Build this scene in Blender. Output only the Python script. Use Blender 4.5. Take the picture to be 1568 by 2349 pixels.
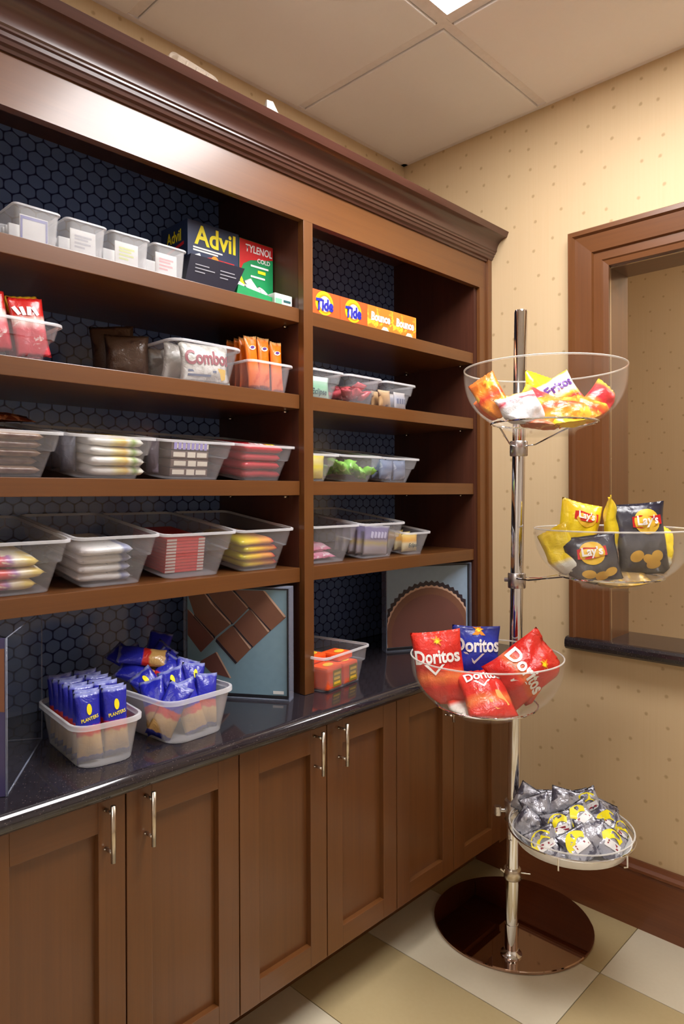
import bpy, bmesh, math, random
from mathutils import Vector, Matrix, noise as mnoise

for o in list(bpy.data.objects):
    bpy.data.objects.remove(o)
SC = bpy.context.scene
COL = SC.collection
rnd = random.Random(7)

# ------------------------------------------------------------------ camera, world, exposure
cam = bpy.data.cameras.new('camera')
cam.sensor_fit = 'HORIZONTAL'
cam.sensor_width = 36.0
cam.lens = 36.0 * 1580.2 / 1568.0
cam.shift_x = 3.2 / 1568.0
cam.shift_y = -40.8 / 1568.0
cam.clip_start = 0.02
camo = bpy.data.objects.new('camera', cam)
COL.objects.link(camo)
camo.location = (1.6969, -2.1051, 1.3014)
_yaw, _pit, _rol = math.radians(44.2127), math.radians(-0.0625), math.radians(-0.1973)
camo.rotation_euler = (Matrix.Rotation(_yaw, 3, 'Z') @ Matrix.Rotation(math.pi / 2 + _pit, 3, 'X')
                       @ Matrix.Rotation(_rol, 3, 'Z')).to_euler()
SC.camera = camo

world = bpy.data.worlds.new('world')
SC.world = world
world.use_nodes = True
world.node_tree.nodes['Background'].inputs[0].default_value = (0.9, 0.85, 0.78, 1)
world.node_tree.nodes['Background'].inputs[1].default_value = 0.15

LIGHT = 26.0          # brightness of the fluorescent ceiling panels
SC.view_settings.view_transform = 'Standard'
SC.view_settings.look = 'None'
SC.view_settings.gamma = 1.0
SC.view_settings.use_curve_mapping = False
SC.view_settings.exposure = 0.0
try:
    SC.cycles.transparent_max_bounces = 32
    SC.cycles.max_bounces = 10
    SC.cycles.diffuse_bounces = 5
except Exception:
    pass

# ------------------------------------------------------------------ helpers: colour and materials
def lin(c):
    return c / 12.92 if c <= 0.04045 else ((c + 0.055) / 1.055) ** 2.4
def rgb(r, g, b, a=1.0):
    return (lin(r / 255), lin(g / 255), lin(b / 255), a)

class NT:
    def __init__(s, name):
        s.m = bpy.data.materials.new(name)
        s.m.use_nodes = True
        s.t = s.m.node_tree
        s.b = s.t.nodes['Principled BSDF']
        s.out = s.t.nodes['Material Output']
    def n(s, kind, **kw):
        x = s.t.nodes.new(kind)
        for k, v in kw.items():
            setattr(x, k, v)
        return x
    def l(s, a, b):
        s.t.links.new(a, b)
    def math(s, op, a, b=None, c=None):
        x = s.n('ShaderNodeMath', operation=op)
        for i, v in enumerate((a, b, c)):
            if v is None:
                continue
            if isinstance(v, (int, float)):
                x.inputs[i].default_value = v
            else:
                s.l(v, x.inputs[i])
        return x.outputs[0]
    def vmath(s, op, a, b=None, c=None):
        x = s.n('ShaderNodeVectorMath', operation=op)
        for i, v in enumerate((a, b, c)):
            if v is None:
                continue
            if isinstance(v, (tuple, list)):
                x.inputs[i].default_value = v
            else:
                s.l(v, x.inputs[i])
        return x
    def mix(s, f, a, b, blend='MIX'):
        x = s.n('ShaderNodeMix', data_type='RGBA', blend_type=blend)
        for i, v in ((0, f), (6, a), (7, b)):
            if isinstance(v, (int, float)):
                x.inputs[i].default_value = v
            elif isinstance(v, (tuple, list)):
                x.inputs[i].default_value = v
            else:
                s.l(v, x.inputs[i])
        return x.outputs[2]
    def ramp(s, f, stops, interp='LINEAR'):
        x = s.n('ShaderNodeValToRGB')
        x.color_ramp.interpolation = interp
        e = x.color_ramp.elements
        while len(e) > 1:
            e.remove(e[-1])
        e[0].position = stops[0][0]; e[0].color = stops[0][1]
        for p, c in stops[1:]:
            q = e.new(p); q.color = c
        s.l(f, x.inputs[0])
        return x.outputs[0]
    def noise(s, vec, scale, detail=3, rough=0.5, dist=0.0):
        x = s.n('ShaderNodeTexNoise')
        x.inputs['Scale'].default_value = scale
        x.inputs['Detail'].default_value = detail
        x.inputs['Roughness'].default_value = rough
        x.inputs['Distortion'].default_value = dist
        if vec is not None:
            s.l(vec, x.inputs['Vector'])
        return x.outputs[0]
    def bump(s, h, strength, dist=0.002):
        x = s.n('ShaderNodeBump')
        x.inputs['Strength'].default_value = strength
        x.inputs['Distance'].default_value = dist
        s.l(h, x.inputs['Height'])
        s.l(x.outputs[0], s.b.inputs['Normal'])
    def pos(s):
        return s.n('ShaderNodeNewGeometry').outputs['Position']
    def uv(s):
        return s.n('ShaderNodeTexCoord').outputs['UV']
    def objc(s):
        return s.n('ShaderNodeTexCoord').outputs['Object']
    def p(s, **kw):
        names = dict(col='Base Color', rough='Roughness', metal='Metallic', spec='Specular IOR Level', coat='Coat Weight',
                     coatr='Coat Roughness', trans='Transmission Weight', ior='IOR', sheen='Sheen Weight')
        for k, v in kw.items():
            i = s.b.inputs[names[k]]
            if isinstance(v, (int, float)) and k != 'col':
                i.default_value = v
            elif isinstance(v, tuple):
                i.default_value = v
            else:
                s.l(v, i)
        return s.m

MATS = {}
def plain(name, col, rough=0.45, metal=0.0, spec=0.5, coat=0.0):
    if name in MATS:
        return MATS[name]
    t = NT(name)
    n = t.noise(t.objc(), 60, 2)
    v = t.math('MULTIPLY_ADD', n, 0.16, 0.92)
    c = t.mix(1.0, col, v, 'MULTIPLY')
    t.p(col=c, rough=rough, metal=metal, spec=spec, coat=coat)
    MATS[name] = t.m
    return t.m

def wood(name, axis, base, dark, light, rough=0.42, coat=0.58, fine=1.0):
    t = NT(name)
    sc = {'x': (1.2, 34, 34), 'y': (34, 1.2, 34), 'z': (34, 34, 1.2)}[axis]
    v = t.vmath('MULTIPLY', t.pos(), tuple(a * fine for a in sc)).outputs[0]
    n1 = t.noise(v, 1.0, 5, 0.6, 0.3)
    v2 = t.vmath('MULTIPLY', t.pos(), tuple(a * fine * (6 if a > 2 else 2.5) for a in sc)).outputs[0]
    n2 = t.noise(v2, 1.0, 3, 0.6)
    n3 = t.noise(t.pos(), 3.0, 2)
    f = t.math('MULTIPLY_ADD', n2, 0.35, t.math('MULTIPLY', n1, 0.65))
    f = t.math('MULTIPLY_ADD', n3, 0.25, t.math('MULTIPLY', f, 0.8))
    c = t.ramp(f, [(0.28, dark), (0.5, base), (0.74, light)])
    t.p(col=c, rough=rough, coat=coat, spec=0.45)
    t.b.inputs['Coat Roughness'].default_value = 0.20
    t.bump(n2, 0.05, 0.001)
    return t.m

WB, WD, WL = rgb(100, 58, 22), rgb(87, 48, 18), rgb(109, 65, 26)
M_WOOD_Z = wood('cherry_wood_vertical', 'z', WB, WD, WL)
M_WOOD_Y = wood('cherry_wood_along', 'y', WB, WD, WL)
M_WOOD_X = wood('cherry_wood_across', 'x', WB, WD, WL)
M_CROWN = wood('crown_wood', 'y', rgb(76, 44, 36), rgb(62, 35, 29), rgb(90, 54, 44), 0.3, 0.5)
M_TRIM_Z = wood('trim_wood_vertical', 'z', rgb(98, 58, 28), rgb(83, 46, 21), rgb(110, 67, 34), 0.3, 0.4)
M_TRIM_X = wood('trim_wood_across', 'x', rgb(98, 58, 28), rgb(83, 46, 21), rgb(110, 67, 34), 0.3, 0.4)
M_BASE = wood('baseboard_wood', 'x', rgb(106, 58, 30), rgb(90, 46, 22), rgb(120, 70, 38), 0.35, 0.35)
M_INNER = wood('shaded_interior_wood', 'z', rgb(74, 40, 28), rgb(60, 32, 24), rgb(86, 48, 34), 0.4, 0.2)  # darker than the face wood: interior shade put into the colour

def wallpaper(name, axis):
    t = NT(name)
    sx = t.n('ShaderNodeSeparateXYZ')
    t.l(t.pos(), sx.inputs[0])
    cb = t.n('ShaderNodeCombineXYZ')
    t.l(sx.outputs[0 if axis == 'x' else 1], cb.inputs[0])
    t.l(sx.outputs[2], cb.inputs[1])
    vor = t.n('ShaderNodeTexVoronoi', voronoi_dimensions='2D', feature='F1')
    vor.inputs['Scale'].default_value = 11.5
    vor.inputs['Randomness'].default_value = 0.62
    wob = t.noise(cb.outputs[0], 110, 2)
    add = t.vmath('ADD', cb.outputs[0], t.vmath('SCALE', wob).outputs[0])
    t.l(add.outputs[0], vor.inputs['Vector'])
    sc = [x for x in t.t.nodes if x.bl_idname == 'ShaderNodeVectorMath' and x.operation == 'SCALE'][0]
    sc.inputs['Scale'].default_value = 0.004
    d = vor.outputs['Distance']
    mask = t.math('SUBTRACT', 1.0, t.math('SMOOTH_MIN', 1.0, t.math('MULTIPLY', t.math('MAXIMUM', t.math('SUBTRACT', d, 0.035), 0.0), 22.0), 0.15))
    sv = t.vmath('MULTIPLY', t.pos(), (160, 160, 3)).outputs[0]
    streak = t.noise(sv, 1.0, 2)
    base = t.mix(t.math('MULTIPLY', streak, 0.8), rgb(206, 181, 144), rgb(199, 172, 133))
    col = t.mix(t.math('MULTIPLY', mask, 0.45), base, rgb(134, 102, 56))
    t.p(col=col, rough=0.55, spec=0.3)
    t.bump(streak, 0.08, 0.001)
    return t.m
M_PAPER_X = wallpaper('wallpaper_back', 'x')
M_PAPER_Y = wallpaper('wallpaper_side', 'y')

def hexpanel():
    t = NT('honeycomb_panel')
    sx = t.n('ShaderNodeSeparateXYZ'); t.l(t.pos(), sx.inputs[0])
    cb = t.n('ShaderNodeCombineXYZ')
    t.l(t.math('MULTIPLY', sx.outputs[1], 1 / 0.037), cb.inputs[0])
    t.l(t.math('MULTIPLY', sx.outputs[2], 1 / 0.0325), cb.inputs[1])
    q = 3 ** 0.5
    h = (0.5, q / 2, 1.0); mh = (-0.5, -q / 2, -1.0)
    a = t.vmath('WRAP', cb.outputs[0], h, mh).outputs[0]
    b = t.vmath('WRAP', t.vmath('ADD', cb.outputs[0], (0.5, q / 2, 0)).outputs[0], h, mh).outputs[0]
    def hd(v):
        av = t.vmath('ABSOLUTE', v).outputs[0]
        s = t.n('ShaderNodeSeparateXYZ'); t.l(av, s.inputs[0])
        dt = t.vmath('DOT_PRODUCT', av, (0.5, q / 2, 0)).outputs['Value']
        hx = t.math('MAXIMUM', dt, s.outputs[0])
        ln = t.vmath('LENGTH', v).outputs['Value']
        return t.math('MULTIPLY_ADD', ln, 0.45, t.math('MULTIPLY', hx, 0.55))
    d = t.math('MINIMUM', hd(a), hd(b))
    m = t.n('ShaderNodeMapRange', interpolation_type='SMOOTHSTEP')
    m.inputs['From Min'].default_value = 0.42; m.inputs['From Max'].default_value = 0.50
    t.l(d, m.inputs['Value'])
    n = t.noise(t.pos(), 9, 3)
    fill = t.mix(n, rgb(92, 116, 172), rgb(126, 148, 196))
    col = t.mix(m.outputs[0], fill, rgb(34, 38, 78))
    t.p(col=col, rough=0.16, spec=0.5, coat=0.3)
    t.bump(t.math('SUBTRACT', 1.0, m.outputs[0]), 0.12, 0.001)
    return t.m
M_HEX = hexpanel()

def granite(name, c1, c2, rough):
    t = NT(name)
    n = t.noise(t.pos(), 380, 4, 0.7)
    n2 = t.noise(t.pos(), 40, 3)
    v = t.n('ShaderNodeTexVoronoi'); v.inputs['Scale'].default_value = 170
    t.l(t.pos(), v.inputs['Vector'])
    f = t.math('MULTIPLY', t.math('LESS_THAN', v.outputs['Distance'], 0.16), n)
    base = t.mix(n2, c1, c2)
    col = t.mix(f, base, rgb(112, 100, 98))
    return t.p(col=col, rough=rough, spec=0.55, coat=0.3)
M_GRANITE = granite('black_granite', rgb(30, 27, 33), rgb(46, 41, 46), 0.09)
M_SILL = granite('sill_granite', rgb(26, 22, 26), rgb(40, 34, 36), 0.18)

def tilemat(name, c1, c2, rough=0.32):
    t = NT(name)
    n = t.noise(t.pos(), 7, 4, 0.6)
    n2 = t.noise(t.pos(), 90, 3)
    f = t.math('MULTIPLY_ADD', n2, 0.4, t.math('MULTIPLY', n, 0.6))
    return t.p(col=t.mix(f, c1, c2), rough=rough, spec=0.4)
M_TILE_L = tilemat('pale_floor_tile', rgb(214, 204, 180), rgb(202, 190, 164))
M_TILE_D = tilemat('tan_floor_tile', rgb(186, 168, 128), rgb(174, 154, 112))
M_GROUT = plain('floor_grout', rgb(120, 106, 78), 0.7)
M_CTILE = tilemat('ceiling_tile_white', rgb(243, 240, 240), rgb(238, 234, 233), 0.8)
M_CGRID = plain('ceiling_grid_white', rgb(236, 230, 228), 0.5)
M_CVOID = plain('ceiling_void', rgb(80, 66, 54), 0.9)

def chrome(name, col, rough):
    t = NT(name)
    n = t.noise(t.pos(), 30, 2)
    t.p(col=col, metal=1.0, rough=t.math('MULTIPLY_ADD', n, rough * 0.5, rough * 0.75))
    return t.m
M_CHROME = chrome('chrome', (0.82, 0.82, 0.84, 1), 0.06)
M_STEEL = chrome('brushed_steel', rgb(210, 200, 185), 0.25)
M_BASEPLATE = chrome('bronze_mirror', rgb(178, 148, 130), 0.03)
M_CLAMP = chrome('clamp_grey', rgb(205, 200, 200), 0.28)

def clear(name, tint, body, fac, rough=0.12, edge=0.5):
    t = NT(name)
    tr = t.n('ShaderNodeBsdfTransparent'); tr.inputs[0].default_value = tint
    lw = t.n('ShaderNodeLayerWeight'); lw.inputs[0].default_value = 0.35
    n = t.noise(t.pos(), 25, 2)
    f = t.math('MULTIPLY_ADD', lw.outputs['Facing'], edge, t.math('MULTIPLY_ADD', n, fac * 0.3, fac * 0.85))
    f = t.math('MINIMUM', f, 0.95)
    mx = t.n('ShaderNodeMixShader')
    t.l(f, mx.inputs[0]); t.l(tr.outputs[0], mx.inputs[1]); t.l(t.b.outputs[0], mx.inputs[2])
    t.l(mx.outputs[0], t.out.inputs[0])
    t.p(col=body, rough=rough, spec=0.6)
    return t.m
M_BIN = clear('clear_bin_plastic', (0.96, 0.96, 0.97, 1), rgb(222, 222, 228), 0.085, 0.15, 0.10)
M_RIM = clear('clear_bin_rim', (0.95, 0.95, 0.96, 1), rgb(240, 240, 244), 0.34, 0.15, 0.25)
M_FROST = clear('frosted_bin_plastic', (0.96, 0.96, 0.97, 1), rgb(226, 226, 228), 0.24, 0.25, 0.15)
M_ACRYL = clear('acrylic_bowl', (0.985, 0.985, 0.98, 1), rgb(236, 232, 224), 0.014, 0.04, 0.11)
M_ACRYL_EDGE = clear('acrylic_edge', (0.95, 0.95, 0.95, 1), rgb(245, 242, 236), 0.30, 0.05, 0.35)
M_CASE = clear('acrylic_sheet', (0.985, 0.99, 0.995, 1), rgb(120, 126, 140), 0.012, 0.03, 0.06)
M_CASE_EDGE = clear('acrylic_sheet_edge', (0.85, 0.87, 0.92, 1), rgb(170, 176, 196), 0.28, 0.05, 0.3)
M_WRAP = clear('clear_wrapper', (0.96, 0.96, 0.97, 1), rgb(205, 208, 216), 0.16, 0.1, 0.4)

def emit(name, col, s):
    t = NT(name)
    e = t.n('ShaderNodeEmission'); e.inputs[0].default_value = col; e.inputs[1].default_value = s
    t.l(e.outputs[0], t.out.inputs[0])
    return t.m

# ------------------------------------------------------------------ helpers: geometry
def mesh(name, verts, faces, smooth=False, uvs=None):
    me = bpy.data.meshes.new(name)
    me.from_pydata([tuple(v) for v in verts], [], faces)
    if uvs is not None:
        ul = me.uv_layers.new(name='UVMap')
        for lp in me.loops:
            ul.data[lp.index].uv = uvs[lp.vertex_index]
    if smooth:
        me.polygons.foreach_set('use_smooth', [True] * len(me.polygons))
    me.update()
    return me

def link(name, me, mat, parent=None):
    o = bpy.data.objects.new(name, me)
    COL.objects.link(o)
    if me is not None and mat is not None:
        if len(me.materials) == 0:
            me.materials.append(mat)
        elif me.materials[0] != mat:
            o.material_slots[0].link = 'OBJECT'
            o.material_slots[0].material = mat
    if parent is not None:
        o.parent = parent
    return o

def tag(o, label=None, cat=None, group=None, kind=None):
    if label: o['label'] = label
    if cat: o['category'] = cat
    if group: o['group'] = group
    if kind: o['kind'] = kind
    return o

def thing(name, label, cat, loc=(0, 0, 0), rz=0.0, group=None):
    o = bpy.data.objects.new(name, None)
    COL.objects.link(o)
    o.empty_display_size = 0.05
    o.location = loc
    o.rotation_euler = (0, 0, rz)
    return tag(o, label, cat, group)

def struct(name, loc=(0, 0, 0)):
    o = bpy.data.objects.new(name, None)
    COL.objects.link(o); o.location = loc
    o['kind'] = 'structure'
    return o

class B:
    """collects shapes into one mesh"""
    def __init__(s):
        s.v = []; s.f = []
    def add(s, v, f):
        k = len(s.v)
        s.v += [tuple(x) for x in v]
        s.f += [tuple(i + k for i in q) for q in f]
        return s
    def box(s, x0, x1, y0, y1, z0, z1, bev=0.0):
        if bev <= 0:
            v = [(x, y, z) for z in (z0, z1) for y in (y0, y1) for x in (x0, x1)]
            f = [(0, 2, 3, 1), (4, 5, 7, 6), (0, 1, 5, 4), (1, 3, 7, 5), (3, 2, 6, 7), (2, 0, 4, 6)]
            return s.add(v, f)
        bm = bmesh.new()
        bmesh.ops.create_cube(bm, size=1.0)
        for q in bm.verts:
            q.co = ((x0 + x1) / 2 + q.co.x * (x1 - x0), (y0 + y1) / 2 + q.co.y * (y1 - y0), (z0 + z1) / 2 + q.co.z * (z1 - z0))
        bmesh.ops.bevel(bm, geom=list(bm.edges), offset=bev, segments=2, profile=0.6, affect='EDGES')
        bm.verts.index_update()
        s.add([q.co for q in bm.verts], [[q.index for q in f.verts] for f in bm.faces])
        bm.free()
        return s
    def tube(s, pts, r, n=10, closed=False):
        """round bar along points; r a number or list"""
        P = [Vector(p) for p in pts]; N = len(P)
        rings = []
        prev = None
        for i, p in enumerate(P):
            if closed:
                d = (P[(i + 1) % N] - P[i - 1])
            else:
                d = P[min(i + 1, N - 1)] - P[max(i - 1, 0)]
            d.normalize()
            a = prev if prev is not None else (Vector((0, 0, 1)) if abs(d.z) < 0.9 else Vector((1, 0, 0)))
            a = (a - d * a.dot(d)).normalized()
            b = d.cross(a)
            prev = a
            rr = r[i] if isinstance(r, (list, tuple)) else r
            rings.append([p + (a * math.cos(t) + b * math.sin(t)) * rr for t in [2 * math.pi * k / n for k in range(n)]])
        v = [q for R in rings for q in R]
        f = []
        for i in range(N if closed else N - 1):
            j = (i + 1) % N
            for k in range(n):
                k2 = (k + 1) % n
                f.append((i * n + k, i * n + k2, j * n + k2, j * n + k))
        if not closed:
            f.append(tuple(reversed(range(n)))); f.append(tuple((N - 1) * n + k for k in range(n)))
        return s.add(v, f)
    def lathe(s, prof, n=40, c=(0, 0, 0), cap0=True, cap1=True):
        v = []; f = []
        for r, z in prof:
            v += [(c[0] + r * math.cos(2 * math.pi * k / n), c[1] + r * math.sin(2 * math.pi * k / n), c[2] + z) for k in range(n)]
        for i in range(len(prof) - 1):
            for k in range(n):
                k2 = (k + 1) % n
                f.append((i * n + k, i * n + k2, (i + 1) * n + k2, (i + 1) * n + k))
        if cap0: f.append(tuple(reversed(range(n))))
        if cap1: f.append(tuple((len(prof) - 1) * n + k for k in range(n)))
        return s.add(v, f)
    def loft(s, rings, cap0=True, cap1=True):
        n = len(rings[0]); v = [q for R in rings for q in R]; f = []
        for i in range(len(rings) - 1):
            for k in range(n):
                k2 = (k + 1) % n
                f.append((i * n + k, i * n + k2, (i + 1) * n + k2, (i + 1) * n + k))
        if cap0: f.append(tuple(reversed(range(n))))
        if cap1: f.append(tuple((len(rings) - 1) * n + k for k in range(n)))
        return s.add(v, f)
    def prism(s, prof, axis, a, b):
        """closed 2-D profile extruded along an axis; prof in the other two coordinates in xyz order"""
        def p3(q, t):
            return {'x': (t, q[0], q[1]), 'y': (q[0], t, q[1]), 'z': (q[0], q[1], t)}[axis]
        n = len(prof)
        return s.loft([[p3(q, a) for q in prof], [p3(q, b) for q in prof]])
    def me(s, name, smooth=False):
        return mesh(name, s.v, s.f, smooth)
    def ob(s, name, mat, parent=None, smooth=False, ang=None):
        m = s.me(name, smooth)
        bm = bmesh.new(); bm.from_mesh(m)
        bmesh.ops.recalc_face_normals(bm, faces=bm.faces)
        bm.to_mesh(m); bm.free()
        if smooth and ang:
            m.set_sharp_from_angle(angle=math.radians(ang))
        return link(name, m, mat, parent)

def rrect(w, d, r, z, n=5, cx=0, cy=0):
    r = min(r, w / 2 - 1e-4, d / 2 - 1e-4)
    out = []
    for sx, sy, a0 in ((1, 1, 0), (-1, 1, 90), (-1, -1, 180), (1, -1, 270)):
        for k in range(n):
            a = math.radians(a0 + 90 * k / (n - 1))
            out.append((cx + sx * (w / 2 - r) + r * math.cos(a), cy + sy * (d / 2 - r) + r * math.sin(a), z))
    return out

_txt = {}
def text_shape(s, size, cx=0, cy=0, rot=0.0, shear=0.0, bold=0.0, sx=1.0, cuts=1):
    key = (s, round(shear, 3), round(bold, 4))
    if key not in _txt:
        cu = bpy.data.curves.new('lettering', 'FONT')
        cu.body = s; cu.size = 1.0; cu.shear = shear; cu.offset = bold; cu.resolution_u = 3
        cu.fill_mode = 'FRONT'
        o = bpy.data.objects.new('lettering', cu)
        COL.objects.link(o)
        bpy.context.view_layer.update()
        dg = bpy.context.evaluated_depsgraph_get()
        me = o.evaluated_get(dg).to_mesh()
        V = [(v.co.x, v.co.y) for v in me.vertices]
        F = [tuple(p.vertices) for p in me.polygons]
        o.evaluated_get(dg).to_mesh_clear()
        bpy.data.objects.remove(o); bpy.data.curves.remove(cu)
        x0 = min(v[0] for v in V); x1 = max(v[0] for v in V); y0 = min(v[1] for v in V); y1 = max(v[1] for v in V)
        _txt[key] = ([(v[0] - (x0 + x1) / 2, v[1] - (y0 + y1) / 2) for v in V], F, x1 - x0, y1 - y0)
    V, F, W, H = _txt[key]
    c, sn = math.cos(rot), math.sin(rot)
    out = []
    for x, y in V:
        x *= size * sx; y *= size
        out.append((cx + x * c - y * sn, cy + x * sn + y * c))
    return out, F

def ellipse(cx, cy, rx, ry, n=28, rings=4, rot=0.0):
    v = [(cx, cy)]; f = []
    c, s = math.cos(rot), math.sin(rot)
    for r in range(1, rings + 1):
        for k in range(n):
            a = 2 * math.pi * k / n
            x, y = rx * r / rings * math.cos(a), ry * r / rings * math.sin(a)
            v.append((cx + x * c - y * s, cy + x * s + y * c))
    for k in range(n):
        f.append((0, 1 + k, 1 + (k + 1) % n))
    for r in range(rings - 1):
        a = 1 + r * n; b = a + n
        for k in range(n):
            k2 = (k + 1) % n
            f.append((a + k, b + k, b + k2, a + k2))
    return v, f

def rect(x0, x1, y0, y1, nx=4, ny=4, rot=0.0):
    v = []; f = []
    cx, cy = (x0 + x1) / 2, (y0 + y1) / 2
    c, s = math.cos(rot), math.sin(rot)
    for j in range(ny + 1):
        for i in range(nx + 1):
            x = x0 + (x1 - x0) * i / nx - cx; y = y0 + (y1 - y0) * j / ny - cy
            v.append((cx + x * c - y * s, cy + x * s + y * c))
    for j in range(ny):
        for i in range(nx):
            a = j * (nx + 1) + i
            f.append((a, a + 1, a + nx + 2, a + nx + 1))
    return v, f

def poly(pts):
    return list(pts), [tuple(range(len(pts)))]

def burst(cx, cy, r0, r1, n):
    v = [(cx, cy)]
    for k in range(2 * n):
        a = math.pi * k / n
        r = r1 * (0.75 + 0.25 * math.sin(k * 2.3)) if k % 2 == 0 else r0
        v.append((cx + r * math.cos(a), cy + r * math.sin(a)))
    return v, [(0, 1 + k, 1 + (k + 1) % (2 * n)) for k in range(2 * n)]

def merge_shapes(*S):
    v = []; f = []
    for a, b in S:
        k = len(v); v += a; f += [tuple(i + k for i in q) for q in b]
    return v, f

def stick(name, parent, surf, shape, mat, off=0.0008):
    """lay a flat print on a surface given by surf(x, y) -> (point, normal)"""
    V, F = shape
    out = []
    for x, y in V:
        p, n = surf(x, y)
        out.append(p + n * off)
    return link(name, mesh(name, out, F, True), mat, parent)

def plane_surf(origin, right, up):
    o, r, u = Vector(origin), Vector(right), Vector(up)
    n = r.cross(u).normalized()
    return lambda x, y: (o + r * x + u * y, n)

# ------------------------------------------------------------------ the room
H = 2.58
XR, YF, YB = 3.4, -3.9, 1.5
fl = B().box(-0.02, XR, YF, YB, -0.06, -0.0022).ob('floor', M_GROUT)
tag(fl, 'checkered floor of pale and tan rectangular tiles', None, None, 'structure')
TW, TD = 0.61, 0.3075
tl = {}
iy = 0
y1 = 0.0265
ylines = [0.0265 - TD * k for k in range(0, 14)]
for j in range(13):
    ya, yb = ylines[j + 1], ylines[j]
    for i in range(-2, 5):
        xa = 0.896 + TW * i; xb = xa + TW
        a, b = max(xa, 0.0), min(xb, XR)
        if b - a < 0.02: continue
        yb2 = min(yb, 0.0)
        o = B().box(a + 0.0012, b - 0.0012, ya + 0.0012, yb2 - 0.0012, -0.004, 0.0, 0.0006).ob(
            'floor_tile', M_TILE_L if (i + j) % 2 == 0 else M_TILE_D, fl)

ce = B().box(-0.02, XR, YF, YB, H + 0.03, H + 0.08).ob('ceiling', M_CVOID)
tag(ce, 'suspended ceiling of smooth off-white tiles in a metal grid', None, None, 'structure')
gx = [0.0, 0.595, 1.205, 1.815, 2.425, 3.035, XR]
gy = [0.0, -0.560, -1.170, -1.780, -2.390, -3.000, -3.610, YF]
LIGHT_CELLS = {(1, 1), (2, 1), (1, 5), (2, 5)}
for i in range(len(gx) - 1):
    for j in range(len(gy) - 1):
        if (i, j) in LIGHT_CELLS: continue
        B().box(gx[i] + 0.0165, gx[i + 1] - 0.0165, gy[j + 1] + 0.0165, gy[j] - 0.0165, H - 0.006, H + 0.02, 0.003).ob('ceiling_tile', M_CTILE, ce)
for x in gx[1:-1]:
    runs = [(YF, 0)] if abs(x - 1.205) > 0.01 else [(YF, gy[6]), (gy[5], gy[2]), (gy[1], 0)]
    for a, b_ in runs:
        B().box(x - 0.0135, x + 0.0135, a, b_, H - 0.0005, H + 0.03).ob('grid_bar', M_CGRID, ce)
for y in gy[1:-1]:
    B().box(0, XR, y - 0.0135, y + 0.0135, H - 0.0, H + 0.03).ob('grid_bar', M_CGRID, ce)
B().box(0, 0.02, YF, 0, H - 0.004, H + 0.03).ob('wall_angle', M_CGRID, ce)
B().box(0, XR, -0.02, 0, H - 0.004, H + 0.03).ob('wall_angle', M_CGRID, ce)
B().box(0, XR, 0.12, YB, H - 0.002, H + 0.03).ob('plaster_panel', M_CTILE, ce)
for k, (ia, ib, j) in enumerate(((1, 2, 1), (1, 2, 5))):  # second panel is unseen, added behind the camera as fill light
    cx, cy = (gx[ia] + gx[ib + 1]) / 2, (gy[j] + gy[j + 1]) / 2
    t = thing('ceiling_light', ['long recessed fluorescent ceiling panel in view above the snack stand', 'unseen ceiling panel added behind the viewer as fill light'][k],
              'ceiling light', (cx, cy, H), 0, 'recessed ceiling light panels')
    w = (gx[ib + 1] - gx[ia]) / 2 - 0.0145; d = (gy[j] - gy[j + 1]) / 2 - 0.0145
    f = B()
    f.box(-w, w, -d, -d + 0.012, -0.003, 0.03); f.box(-w, w, d - 0.012, d, -0.003, 0.03)
    f.box(-w, -w + 0.012, -d + 0.012, d - 0.012, -0.003, 0.03); f.box(w - 0.012, w, -d + 0.012, d - 0.012, -0.003, 0.03)
    f.ob('frame', M_CGRID, t)
    B().box(-w + 0.012, w - 0.012, -d + 0.012, d - 0.012, 0.001, 0.02).ob('diffuser', emit('fluorescent_diffuser', (1.0, 0.975, 0.97, 1), LIGHT * (1.0, 0.34)[k]), t)

t = thing('ceiling_light', 'unseen square ceiling light added to brighten the room beyond the pass-through', 'ceiling light', (1.6, 0.85, H), 0, 'recessed ceiling light panels')  # unseen lamp, added to brighten the room beyond
f = B(); f.box(-0.3, 0.3, -0.3, -0.28, -0.02, 0); f.box(-0.3, 0.3, 0.28, 0.3, -0.02, 0); f.box(-0.3, -0.28, -0.28, 0.28, -0.02, 0); f.box(0.28, 0.3, -0.28, 0.28, -0.02, 0)
f.ob('frame', M_CGRID, t)
B().box(-0.28, 0.28, -0.28, 0.28, -0.012, -0.002).ob('diffuser', emit('fill_diffuser_beyond', (1.0, 0.975, 0.97, 1), LIGHT * 0.9), t)

def wall(name, boxes, mat):
    b = B()
    for q in boxes: b.box(*q)
    o = b.ob(name, mat)
    o['kind'] = 'structure'
    return o
WX0, WX1, WZ0, WZ1 = 0.80, 2.3, 0.845, 2.012   # pass-through opening
wall('wall_left', [(-0.1, 0, YF, YB, 0, H + 0.03)], M_PAPER_Y)
wall('wall_back', [(0, WX0, 0, 0.13, 0, H + 0.03), (WX1, XR, 0, 0.13, 0, H + 0.03), (WX0, WX1, 0, 0.13, 0, WZ0), (WX0, WX1, 0, 0.13, WZ1, H + 0.03)], M_PAPER_X)
M_PAINT = tilemat('painted_plaster', rgb(226, 219, 210), rgb(220, 212, 202), 0.7)
wall('wall_right', [(XR, XR + 0.1, YF, YB, 0, H + 0.03)], M_PAINT)
wall('wall_front', [(0, XR, YF - 0.1, YF, 0, H + 0.03)], M_PAINT)
wall('wall_beyond', [(0, XR, YB, YB + 0.1, 0, H + 0.03)], M_PAPER_X)

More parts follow.
